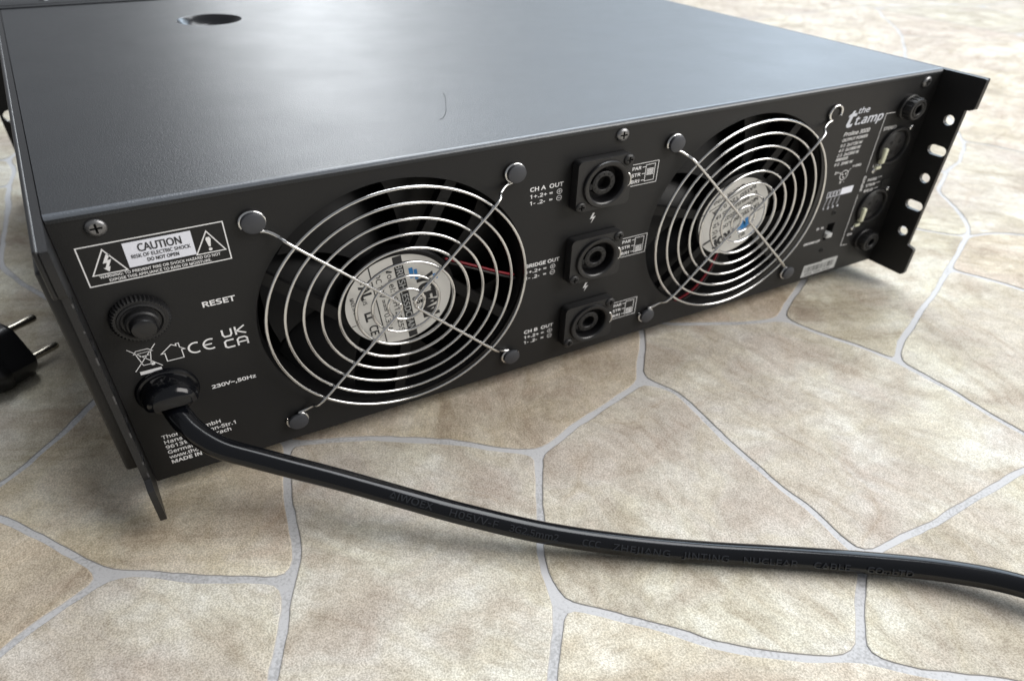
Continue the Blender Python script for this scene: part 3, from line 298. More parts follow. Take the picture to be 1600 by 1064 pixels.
# ---------------------------------------------------------------- floor
FZ = -10.0
M_STONE = mat('printed_flagstone', (.4, .36, .3), .48, spec=.16)
def build_stone_material(m):
    P1 = pos(m, (1, 1, 1)); b = bsdf(m)
    oi = N(m, 'ShaderNodeObjectInfo')
    wob = N(m, 'ShaderNodeTexNoise'); wob.inputs['Scale'].default_value = 9; wob.inputs['Detail'].default_value = 3
    LK(m, P1, wob.inputs['Vector'])
    vm = N(m, 'ShaderNodeVectorMath', operation='SCALE'); vm.inputs['Scale'].default_value = .045
    LK(m, wob.outputs['Color'], vm.inputs[0])
    # each stone has its own grain direction
    vr = N(m, 'ShaderNodeVectorRotate', rotation_type='Z_AXIS')
    mr = N(m, 'ShaderNodeMath', operation='MULTIPLY'); mr.inputs[1].default_value = 40.0; LK(m, oi.outputs['Random'], mr.inputs[0])
    va = N(m, 'ShaderNodeVectorMath', operation='ADD'); LK(m, P1, va.inputs[0]); LK(m, vm.outputs[0], va.inputs[1])
    LK(m, va.outputs[0], vr.inputs['Vector']); LK(m, mr.outputs[0], vr.inputs['Angle'])
    st = N(m, 'ShaderNodeMapping'); st.inputs['Scale'].default_value = (10, 90, 10); LK(m, vr.outputs[0], st.inputs['Vector'])
    n1 = N(m, 'ShaderNodeTexNoise'); n1.inputs['Scale'].default_value = 1.0; n1.inputs['Detail'].default_value = 9; n1.inputs['Roughness'].default_value = .68
    LK(m, st.outputs[0], n1.inputs['Vector'])
    n2 = N(m, 'ShaderNodeTexNoise'); n2.inputs['Scale'].default_value = 26; n2.inputs['Detail'].default_value = 7; n2.inputs['Roughness'].default_value = .62
    LK(m, va.outputs[0], n2.inputs['Vector'])
    n3 = N(m, 'ShaderNodeTexNoise'); n3.inputs['Scale'].default_value = 1500; n3.inputs['Detail'].default_value = 2; n3.inputs['Roughness'].default_value = .7
    LK(m, P1, n3.inputs['Vector'])
    n4 = N(m, 'ShaderNodeTexNoise'); n4.inputs['Scale'].default_value = 13; n4.inputs['Detail'].default_value = 4
    o4 = N(m, 'ShaderNodeVectorMath', operation='ADD'); o4.inputs[1].default_value = (3.1, 1.7, 5.2); LK(m, P1, o4.inputs[0]); LK(m, o4.outputs[0], n4.inputs['Vector'])
    base = ramp(m, [(.32, (.39, .35, .285)), (.45, (.50, .46, .385)), (.55, (.60, .575, .505)), (.68, (.69, .68, .64))], n2.outputs['Fac'])
    cool = ramp(m, [(.40, (0, 0, 0)), (.62, (1, 1, 1))], n4.outputs['Fac'])
    m1 = N(m, 'ShaderNodeMix', data_type='RGBA', blend_type='MIX'); LK(m, base.outputs[0], m1.inputs[6]); m1.inputs[7].default_value = (.48, .43, .395, 1)
    k1 = N(m, 'ShaderNodeMath', operation='MULTIPLY'); k1.inputs[1].default_value = .65; LK(m, cool.outputs[0], k1.inputs[0]); LK(m, k1.outputs[0], m1.inputs[0])
    # long streaks of the cleft stone
    sr = ramp(m, [(.36, (.66, .58, .50)), (.46, (.93, .90, .86)), (.54, (1, 1, 1)), (.70, (1.13, 1.12, 1.10))], n1.outputs['Fac'])
    m2 = N(m, 'ShaderNodeMix', data_type='RGBA', blend_type='MULTIPLY'); m2.inputs[0].default_value = .5
    LK(m, m1.outputs[2], m2.inputs[6]); LK(m, sr.outputs[0], m2.inputs[7])
    gr = ramp(m, [(.36, (.70, .68, .66)), (.5, (1, 1, 1)), (.62, (1.27, 1.27, 1.29))], n3.outputs['Fac'])
    m3 = N(m, 'ShaderNodeMix', data_type='RGBA', blend_type='MULTIPLY'); m3.inputs[0].default_value = .8
    LK(m, m2.outputs[2], m3.inputs[6]); LK(m, gr.outputs[0], m3.inputs[7])
    n5 = N(m, 'ShaderNodeTexNoise'); n5.inputs['Scale'].default_value = 170; n5.inputs['Detail'].default_value = 5; n5.inputs['Roughness'].default_value = .7
    LK(m, vr.outputs[0], n5.inputs['Vector'])
    g5 = ramp(m, [(.34, (.82, .80, .78)), (.5, (1, 1, 1)), (.66, (1.13, 1.13, 1.14))], n5.outputs['Fac'])
    m35 = N(m, 'ShaderNodeMix', data_type='RGBA', blend_type='MULTIPLY'); m35.inputs[0].default_value = .8
    LK(m, m3.outputs[2], m35.inputs[6]); LK(m, g5.outputs[0], m35.inputs[7]); m3 = m35
    # veins
    wv = N(m, 'ShaderNodeTexVoronoi', feature='DISTANCE_TO_EDGE'); wv.inputs['Scale'].default_value = 8.5
    w2 = N(m, 'ShaderNodeVectorMath', operation='SCALE'); w2.inputs['Scale'].default_value = 3.5; LK(m, vm.outputs[0], w2.inputs[0])
    wa = N(m, 'ShaderNodeVectorMath', operation='ADD'); LK(m, P1, wa.inputs[0]); LK(m, w2.outputs[0], wa.inputs[1]); LK(m, wa.outputs[0], wv.inputs['Vector'])
    vr2 = ramp(m, [(0, (.80, .73, .64)), (.012, (.95, .92, .89)), (.03, (1, 1, 1))], wv.outputs['Distance'])
    m4 = N(m, 'ShaderNodeMix', data_type='RGBA', blend_type='MULTIPLY')
    kk = ramp(m, [(.52, (0, 0, 0)), (.62, (.6, .6, .6))], n4.outputs['Fac']); LK(m, kk.outputs[0], m4.inputs[0])
    LK(m, m3.outputs[2], m4.inputs[6]); LK(m, vr2.outputs[0], m4.inputs[7])
    # each slab leans to ochre, rose-grey or pale grey-green
    wn = N(m, 'ShaderNodeTexWhiteNoise', noise_dimensions='1D'); LK(m, oi.outputs['Random'], wn.inputs['W'])
    tint = ramp(m, [(0, (1.02, .96, .85)), (.25, (.99, .94, .90)), (.5, (1.04, 1.05, 1.03)), (.75, (.93, .92, .85)), (1, (1.06, 1.03, .98))], wn.outputs['Value'])
    n6 = N(m, 'ShaderNodeTexNoise'); n6.inputs['Scale'].default_value = 30; n6.inputs['Detail'].default_value = 3; n6.inputs['Distortion'].default_value = .6
    o6 = N(m, 'ShaderNodeVectorMath', operation='ADD'); LK(m, P1, o6.inputs[0]); LK(m, oi.outputs['Random'], o6.inputs[1]); LK(m, o6.outputs[0], n6.inputs['Vector'])
    pt = ramp(m, [(.36, (.93, .89, .87)), (.47, (1.0, 1.0, 1.0)), (.56, (1.0, .99, .94)), (.68, (1.06, 1.07, 1.07))], n6.outputs['Fac'])
    m5 = N(m, 'ShaderNodeMix', data_type='RGBA', blend_type='MULTIPLY'); m5.inputs[0].default_value = 1; LK(m, m4.outputs[2], m5.inputs[6]); LK(m, tint.outputs[0], m5.inputs[7])
    m6 = N(m, 'ShaderNodeMix', data_type='RGBA', blend_type='MULTIPLY'); m6.inputs[0].default_value = 1; LK(m, m5.outputs[2], m6.inputs[6]); LK(m, pt.outputs[0], m6.inputs[7])
    hs = N(m, 'ShaderNodeHueSaturation'); hs.inputs['Saturation'].default_value = .90; hs.inputs['Value'].default_value = .98
    LK(m, m6.outputs[2], hs.inputs['Color']); LK(m, hs.outputs[0], b.inputs['Base Color'])
    ad = N(m, 'ShaderNodeMath', operation='MULTIPLY_ADD'); ad.inputs[1].default_value = .55
    LK(m, n1.outputs['Fac'], ad.inputs[0]); LK(m, n3.outputs['Fac'], ad.inputs[2])
    bump(m, ad.outputs[0], .55, .0006)
    rr = ramp(m, [(.35, (.56,) * 3), (.7, (.74,) * 3)], n3.outputs['Fac']); LK(m, rr.outputs[0], b.inputs['Roughness'])
build_stone_material(M_STONE)
M_RIM = mat('stone_rim_print', (.37, .355, .34), .6, spec=.15)
M_GROUT = mat('printed_grout', (.50, .51, .56), .55, spec=.16)
g1 = N(M_GROUT, 'ShaderNodeTexNoise'); g1.inputs['Scale'].default_value = 900; g1.inputs['Detail'].default_value = 5
g2 = N(M_GROUT, 'ShaderNodeTexNoise'); g2.inputs['Scale'].default_value = 30; g2.inputs['Detail'].default_value = 3
LK(M_GROUT, pos(M_GROUT), g1.inputs['Vector']); LK(M_GROUT, pos(M_GROUT), g2.inputs['Vector'])
ga = N(M_GROUT, 'ShaderNodeMath', operation='ADD'); LK(M_GROUT, g1.outputs['Fac'], ga.inputs[0]); LK(M_GROUT, g2.outputs['Fac'], ga.inputs[1])
gr_ = ramp(M_GROUT, [(.75, (.36, .36, .365)), (1.2, (.52, .52, .53))], ga.outputs[0]); LK(M_GROUT, gr_.outputs[0], bsdf(M_GROUT).inputs['Base Color'])
bump(M_GROUT, g1.outputs['Fac'], .3, .0004)

bm = bmesh.new()
cap(bm, ((-4000, -3000, FZ - .55), (5000, -3000, FZ - .55), (5000, 6000, FZ - .55), (-4000, 6000, FZ - .55)))
floor = obj('floor', bm, M_GROUT); floor['kind'] = 'structure'
floor['label'] = 'vinyl floor printed with beige flagstones and pale grey joints'
EDGES = {"AC": [[226.6, -29.1], [205.0, -34.9], [178.7, -42.6], [162.2, -48.7], [149.7, -51.0]], "AB": [[226.6, -29.1], [232.6, -38.2], [236.0, -47.0], [233.9, -65.6], [230.8, -84.4], [229.1, -101.0], [229.1, -119.1], [230.7, -139.5], [227.1, -160.7], [229.1, -164.8]], "CD": [[149.7, -51.0], [141.4, -67.2], [131.5, -84.1], [120.2, -102.7], [114.2, -116.5], [113.0, -126.9]], "DE": [[113.0, -126.9], [122.6, -135.2], [133.4, -147.2], [143.8, -155.8], [151.3, -166.1], [166.0, -180.0], [181.0, -193.0], [190.3, -196.3]], "EB": [[190.3, -196.3], [200.7, -187.6], [212.0, -177.9], [219.4, -171.8], [229.1, -164.8]], "GH": [[33.5, -70.8], [25.3, -64.8], [2.5, -50.0], [-16.5, -36.9], [-25.2, -33.1]], "CT": [[149.7, -51.0], [136.0, -41.4], [118.3, -25.4], [103.8, -15.3], [86.6, -4.2], [73.7, 2.4], [55, 8]], "GT": [[33.5, -70.8], [38.5, -60.6], [40.8, -46.0], [43.8, -31.0], [47.5, -16.0], [55, 8]], "HU": [[-25.2, -33.1], [-34.2, -17.7], [-42.3, -4.2], [-51.7, 10.7], [-58.0, 20.3], [-72, 32]], "UT2": [[-72, 32], [-57.4, 39.7], [-51.1, 44.8], [-42.4, 52.4], [-31.4, 64.1], [-23.8, 74.5], [-15.7, 86.2], [8, 112]], "TT2": [[55, 8], [30, 55], [8, 112]], "AV": [[226.6, -29.1], [236.7, -15.1], [246.9, -2.7], [255.6, 7.9], [262, 18]], "FV": [[338.8, -18.6], [325.3, -14.6], [310.6, -9.1], [293.7, -0.8], [279.3, 4.6], [262, 18]], "FW": [[338.8, -18.6], [344.9, -11.7], [358.5, -4.0], [377.5, 4.5], [389.9, 9.5], [410, 25]], "FK": [[338.8, -18.6], [346.4, -47.6], [353.0, -64.0], [358.7, -80.2]], "KX": [[358.7, -80.2], [359.4, -110.2], [358.5, -131.8], [359.0, -150.9], [358, -168]], "BX": [[229.1, -164.8], [245.8, -166.6], [268.8, -167.4], [299.1, -167.2], [332.6, -166.7], [358, -168]], "KL": [[358.7, -80.2], [385.8, -65.9], [417.9, -52.8], [460.9, -35.4], [485.1, -24.9]], "LM": [[485.1, -24.9], [508.6, -13.6], [527.2, -6.2], [545, 2]], "MP": [[545, 2], [557.9, 8.3], [569.1, 19.4], [586.8, 42.0], [605, 68]], "PPQ": [[605, 68], [651, 92]], "PQQ": [[651, 92], [691, 107], [724, 126], [744, 140]], "QQr": [[744, 140], [755.9, 118.2], [765.4, 92.9], [820, 0], [1000, -40], [1300, -60]], "QS": [[744, 140], [850, 240], [940, 330], [1005, 400]], "SS1": [[1005, 400], [1091, 467], [1130, 500]], "S1a": [[1130, 500], [1184, 555], [1250, 630], [1300, 680]], "S1b": [[1130, 500], [1153, 483], [1214, 430], [1300, 340]], "MW2": [[545, 2], [534, 10], [524, 28], [480, 78]], "WW2": [[410, 25], [445, 45], [480, 78]], "Lr": [[485.1, -24.9], [492.2, -41.1], [498.5, -54.5], [501.1, -65.6], [530, -160], [600, -260], [620, -330]], "Mr": [[545, 2], [569.6, -5.5], [582.0, -17.0], [650, -80], [760, -180], [1000, -250], [1300, -280]], "Xb": [[358, -168], [400, -230], [430, -330]], "Eb": [[190.3, -196.3], [196.5, -204.3], [209.4, -214.4], [222.3, -224.2], [260, -255], [280, -330]], "Db": [[113.0, -126.9], [105.6, -135.5], [93.8, -151.4], [72, -200], [80, -330]], "Gb": [[33.5, -70.8], [30.1, -77.2], [26.5, -84.5], [22.1, -93.5], [15.8, -107.2], [-5, -160], [-20, -330]], "HH2": [[-25.2, -33.1], [-30.6, -37.2], [-40.3, -42.1], [-50.6, -47.4], [-60.1, -52.5], [-110, -80]], "H2b": [[-110, -80], [-100, -180], [-90, -330]], "H2l": [[-110, -80], [-200, -90], [-300, -120]], "Ul": [[-72, 32], [-180, 20], [-300, 30]], "T2Z": [[8, 112], [-50, 260], [-41, 416]], "ZZ2": [[-41, 416], [-36, 445], [-38, 482]], "Zl": [[-41, 416], [-160, 400], [-300, 410]], "Z2l": [[-38, 482], [-170, 490], [-300, 500]], "Z2t": [[-38, 482], [0, 580], [20, 700]], "T2V2": [[8, 112], [130, 140], [250, 150]], "VV2": [[262, 18], [265, 80], [250, 150]], "V2W": [[250, 150], [340, 120], [410, 25]], "V2t": [[250, 150], [240, 400], [250, 700]], "W2m": [[480, 78], [500, 190], [500, 300]], "PQn": [[651, 92], [630, 170], [640, 260]], "nm": [[640, 260], [570, 290], [500, 300]], "nn2": [[640, 260], [700, 320], [760, 400]], "n2S": [[760, 400], [880, 390], [1005, 400]], "mt": [[500, 300], [470, 480], [470, 700]], "n2t": [[760, 400], [720, 540], [740, 700]]}
STONES = ["AC CT TT2 T2V2 -VV2 -AV", "AB -EB -DE -CD -AC", "AV -FV FK KX -BX -AB", "FW WW2 -MW2 -LM -KL -FK", "VV2 V2W -FW FV", "CD Db @-20,-330 -Gb GT -CT", "GH HU UT2 -TT2 -GT", "Gb @-90,-330 -H2b -HH2 -GH", "HH2 H2l @-300,30 -Ul -HU", "H2b @-300,-330 @-300,-120 -H2l", "DE Eb @80,-330 -Db", "EB BX Xb @280,-330 -Eb", "-KX KL Lr @430,-330 -Xb", "LM Mr @1300,-330 @620,-330 -Lr", "MP PPQ PQQ QQr @1300,-280 -Mr", "QS SS1 S1b @1300,-60 -QQr", "S1a @1300,340 -S1b", "MP PPQ PQn nm -W2m -MW2", "PQQ QS -n2S -nn2 -PQn", "nm mt @740,700 -n2t -nn2", "n2S SS1 S1a @1300,700 @740,700 -n2t", "WW2 W2m mt @250,700 -V2t V2W", "T2V2 V2t @20,700 -Z2t -ZZ2 -T2Z", "UT2 T2Z Zl @-300,30 -Ul", "ZZ2 Z2l @-300,410 -Zl", "Z2t @-300,700 @-300,500 -Z2l"]

def densify(pts, step):
    out = []
    L = len(pts)
    for i in range(L):
        a, b = Vector(pts[i]), Vector(pts[(i + 1) % L]); k = max(1, int((b - a).length / step))
        out += [a.lerp(b, j / k) for j in range(k)]
    return out
def stone_mesh(pts, width=2.9, step=4.0, smooth=3):
    # outline, jittered the same way for both neighbours of a joint
    D = densify(pts, step)
    D = [p + Vector((noise.noise((p.x * .035, p.y * .035, 3.3)), noise.noise((p.x * .035, p.y * .035, 9.1)))) * 2.4 for p in D]
    area = sum(a.x * b.y - b.x * a.y for a, b in zip(D, D[1:] + D[:1]))
    if area < 0: D.reverse()
    L = len(D)
    def off(D, d):
        out = []
        for i in range(len(D)):
            t = D[(i + 1) % len(D)] - D[i - 1]; t = t.normalized() if t.length > 1e-6 else Vector((1, 0))
            w = d(D[i]) if callable(d) else d
            out.append(D[i] + Vector((-t.y, t.x)) * w)
        return out
    D = off(D, lambda p: width / 2 * (1 + .45 * noise.noise((p.x * .03, p.y * .03, 21.0))))
    for _ in range(smooth):
        D = [(D[i - 1] + D[i] * 2 + D[(i + 1) % L]) / 4 for i in range(L)]
    D = [p + Vector((noise.noise((p.x * .16, p.y * .16, area)), noise.noise((p.x * .16, p.y * .16, area + 7)))) * .55 for p in D]
    A, B, C = D, off(D, .28), off(D, .7)
    bm = bmesh.new()
    ra = [bm.verts.new((p.x, p.y, FZ - .54)) for p in A]; rb = [bm.verts.new((p.x, p.y, FZ - .15)) for p in B]; rc = [bm.verts.new((p.x, p.y, FZ)) for p in C]
    for a, b, mi in ((ra, rb, 1), (rb, rc, 0)):
        for i in range(L):
            f = bm.faces.new((a[i], a[(i + 1) % L], b[(i + 1) % L], b[i])); f.material_index = mi
    f = bm.faces.new(rc)
    bmesh.ops.triangulate(bm, faces=[f])
    return bm
for spec in STONES:
    pts = []
    for tok in spec.split():
        if tok[0] == '@': pts.append([float(q) for q in tok[1:].split(',')]); continue
        e = EDGES[tok.lstrip('-')]; e = e[::-1] if tok[0] == '-' else e
        pts += e if not pts else e[1:]
    if math.dist(pts[0], pts[-1]) < 3: pts = pts[:-1]
    obj('stone', stone_mesh(pts), [M_STONE, M_RIM], floor)
# the same floor going on around: irregular cells clipped to four strips
def clip(poly, a, b, c):      # keep a*x + b*y <= c
    out = []
    for i in range(len(poly)):
        p, q = poly[i], poly[(i + 1) % len(poly)]
        dp, dq = a * p[0] + b * p[1] - c, a * q[0] + b * q[1] - c
        if dp <= 0: out.append(p)
        if dp * dq < 0:
            t = dp / (dp - dq); out.append((p[0] + (q[0] - p[0]) * t, p[1] + (q[1] - p[1]) * t))
    return out
rng = random.Random(11)
for (X0, X1, Y0, Y1) in ((-300, 1300, 700, 2000), (1300, 2700, -330, 2000), (-900, -300, -330, 2000), (-900, 2700, -900, -330)):
    cell = 190
    seeds = [(x + rng.uniform(-.38, .38) * cell, y + rng.uniform(-.38, .38) * cell)
             for x in [X0 + cell * (i + .5) for i in range(int((X1 - X0) / cell + .5))] for y in [Y0 + cell * (j + .5) for j in range(int((Y1 - Y0) / cell + .5))]]
    for sx, sy in seeds:
        poly = [(X0, Y0), (X1, Y0), (X1, Y1), (X0, Y1)]
        for tx, ty in seeds:
            if (tx, ty) == (sx, sy) or math.dist((sx, sy), (tx, ty)) > 3 * cell: continue
            a, b = tx - sx, ty - sy
            poly = clip(poly, a, b, (a * (sx + tx) + b * (sy + ty)) / 2)
        if len(poly) > 2: obj('stone', stone_mesh(poly, step=14, smooth=1), [M_STONE, M_RIM], floor)

# ---------------------------------------------------------------- the amplifier
W, H, DP = 432.2, 132.1, 380.0
amp = thing('power_amplifier', 'black rack power amplifier seen from behind, with two chrome fan guards', 'amplifier', (W / 2, DP / 2, FZ))
xf = (112.1, 299.9); zf = 64.4
# top cover: sheet with a round dimple hole, then the rounded bend at the rear edge
HX, HY, HR = 112.6, 292.5, 19.6
bm = plate([[(.4, 1.8), (W - .4, 1.8), (W - .4, DP), (.4, DP)], circ(HX, HY, HR, 72)], 1.0, lambda u, v, w: (u, v, H - .5 + w))
BR = 2.1
prof = [(1.8, H)] + [(1.8 - BR * math.sin(R_(a)), H - BR + BR * math.cos(R_(a))) for a in range(8, 91, 8)] + [(-.3, H - 2.9), (.4, H - 3.1)]
nx = 40; rows = [[bm.verts.new((.4 + (W - .8) * i / nx, y, z)) for y, z in prof] for i in range(nx + 1)]
for a, b in zip(rows, rows[1:]):
    for k in range(len(prof) - 1):
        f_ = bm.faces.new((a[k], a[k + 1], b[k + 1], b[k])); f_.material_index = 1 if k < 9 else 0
for r in (rows[0], rows[-1]):
    bm.faces.new([bm.verts.new(v.co) for v in r] + [bm.verts.new((r[0].co.x, 1.8, H - 3.1))])
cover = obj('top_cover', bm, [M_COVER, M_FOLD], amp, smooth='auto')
bm = bmesh.new()
lathe(bm, [(HR, H), (HR - .6, H - .5), (HR - 2.0, H - 2.6), (HR - 4.0, H - 5.4), (HR - 6.0, H - 7.0), (HR - 8.0, H - 7.6), (5.0, H - 7.7), (0, H - 7.7)], 72, 'z', (HX, HY, 0))
obj('dimple', bm, mat('smooth_black_paint', (.012, .013, .015), .2), cover, smooth='auto')
def phillips(bm, r=3.4, h=1.6, slotw=.75):
    """pan head with a cross recess, facing -y, base on y = 0"""
    lathe(bm, [(r, 0), (r, -.35 * h), (r * .9, -.72 * h), (r * .68, -.93 * h), (r * .58, -h)], 28)
    s = r * .56; w = slotw / 2
    cr = [(w, s), (w, w), (s, w), (s, -w), (w, -w), (w, -s), (-w, -s), (-w, -w), (-s, -w), (-s, w), (-w, w), (-w, s)]
    top = [bm.verts.new((x, -h, z)) for x, z in cr]; bot = [bm.verts.new((x * .8, -h + 1.2, z * .8)) for x, z in cr]
    for i in range(12):
        f = bm.faces.new((top[i], top[(i + 1) % 12], bot[(i + 1) % 12], bot[i])); f.material_index = 1
    f = bm.faces.new(bot); f.material_index = 1
    ring = circ(0, 0, r * .58, 24)
    rv = [bm.verts.new((x, -h, z)) for x, z in ring]
    es = [bm.edges.new((rv[i], rv[(i + 1) % 24])) for i in range(24)]
    te = [bm.edges.get((top[i], top[(i + 1) % 12])) for i in range(12)]
    bmesh.ops.triangle_fill(bm, use_beauty=True, edges=es + te)
    return bm
bm = bmesh.new(); phillips(bm, 4.2, 2.4)
for v in bm.verts: v.co = Vector((v.co.x, -v.co.z, -v.co.y))
obj('screw', bm, [M_CHROME, M_HOLE], cover, at=(HX + 1, HY, H - 7.6), smooth='auto')

# rear panel with the two fan openings and the switch window
switch_hole = [(377.6, 28.6), (383.8, 28.6), (383.8, 40.6), (377.6, 40.6)]
bm = plate([[(0.2, 0), (W - .2, 0), (W - .2, H - 3), (.2, H - 3)], circ(xf[0], zf, 59.2, 96), circ(xf[1], zf, 59.2, 96), switch_hole],
           1.2, lambda u, v, w: (u, .6 + w, v))
panel = obj('rear_panel', bm, M_PANEL, amp, smooth='auto')
bm = bmesh.new(); box(bm, 1, W - 1, 1.4, DP, .2, 1.2); obj('bottom_plate', bm, M_SIDE, amp)
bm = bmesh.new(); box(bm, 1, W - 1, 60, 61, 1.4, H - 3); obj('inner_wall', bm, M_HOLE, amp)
# side plates, rear ears with tabs, holes and slots
def side(x0, x1, sgn):
    out = [(DP, -.5), (DP, 131.6), (-23.4, 131.6), (-24.6, 131.2), (-24.9, 130.2), (-24.9, 115.6), (-24.2, 113.7), (-22.6, 112.8), (-20.8, 112.7), (-20.1, 112.0),
           (-20.1, 21.6), (-20.7, 20.8), (-24.4, 19.8), (-25.0, 19.0), (-25.0, 1.5), (-24.2, .2), (-22.8, -.6)]
    holes = [circ(-13.8, z, 3.1, 24) for z in (104.6, 66.9, 29.0)] + [slot(-14.1, z, 2.5, 3.1, 8) for z in (85.5, 48.0)]
    return plate([out] + holes, x1 - x0, lambda u, v, w: ((x0 + x1) / 2 + w, u, v))
right = obj('side_plate', side(W, W + 2.4, 1), M_SIDE, amp, smooth='auto')
left = obj('side_plate', side(-2.4, 0, -1), M_SIDE, amp, smooth='auto')
for s, par in ((-1, left), (1, right)):
    xa, xb = (-4.1, -2.3) if s < 0 else (W + 2.3, W + 4.1)
    bm = bmesh.new(); box(bm, xa, xb, -24.5, DP, 113.5, 131.7, .75, 3); obj('top_lip', bm, M_SIDE, par, smooth='auto')
    xa, xb = (-8.0, -2.3) if s < 0 else (W + 2.3, W + 8.0)
    bm = bmesh.new(); box(bm, xa, xb, -1.5, 330, 12, 113.4, 1.6, 3); obj('side_rail', bm, M_SIDE, par, smooth='auto')
# worn, chipped spots along the cut rear edge
bm = bmesh.new()
for z, l in ((108, 1.6), (97, 1.0), (84, 3.4), (66, 3.0), (64, 1.2), (47, 2.6), (31, 1.5), (24, 2.6)):
    for xs in (-.12,):
        box(bm, -.5, .02, -20.14, -19.7, z - l / 2, z + l / 2)
obj('edge_wear', bm, M_EDGE, left)
# front panel with rack ears, seen past the left side
fl = [(-25, 0), (W + 25, 0), (W + 25, H), (-25, H)]
fh = [circ(-18.6, 56.8, 4.6, 24)] + [slot(-15, z, 2.4, 3.2, 8) for z in (104, 29)] + [slot(W + 15, z, 2.4, 3.2, 8) for z in (104, 29)]
bm = plate([fl] + fh, 4, lambda u, v, w: (u, DP + 3 + w, v))
front = obj('front_panel', bm, M_SIDE, amp, smooth='auto')
bm = bmesh.new(); box(bm, -1, W + 1, DP + 5.1, DP + 34, .5, H + 1.4, 1.2, 3); obj('bezel', bm, M_COVER, front, smooth='auto')
bm = bmesh.new(); box(bm, 0, W, DP - 1, DP + 5, H - .1, H + .9, .4, 2); obj('bezel', bm, M_COVER, front, smooth='auto')
bm = bmesh.new(); phillips(bm, 3.0, 1.2)
for v in bm.verts: v.co = Vector((v.co.x, -v.co.z, -v.co.y))
obj('screw', bm, [M_SCREW, M_HOLE], front, at=(27, DP + 19, H + 1.35), smooth='auto')
# feet
bm = bmesh.new(); lathe(bm, [(0, 0), (8, 0), (8.5, 1), (9, 9.6), (9, 10.1)], 24, 'z', (0, 0, 0))
foot = obj('rubber_foot', bm, M_PLASTM, amp, at=(45, 45, FZ + .05), smooth='auto')
for x, y in ((W - 45, 45), (45, DP - 40), (W - 45, DP - 40)): dup(foot, amp, (x, y, FZ + .05))
# panel screws
bm = bmesh.new(); phillips(bm, 3.3, 1.3)
sc = obj('screw', bm, [M_SCREW, M_HOLE], panel, at=(13.1, 0, 125.2), smooth='auto')
for x, z in ((217.6, 125.6), (420.3, 125.6)): dup(sc, panel, (x, 0, z))
# rivets / blind holes near the switch
bm = bmesh.new(); lathe(bm, [(1.7, 0), (1.6, -.35), (1.0, -.5), (.8, .3), (0, .3)], 20)
rv = obj('rivet', bm, M_PANEL, panel, at=(379.4, 0, 48.4), smooth='auto'); dup(rv, panel, (379.6, 0, 21.0))

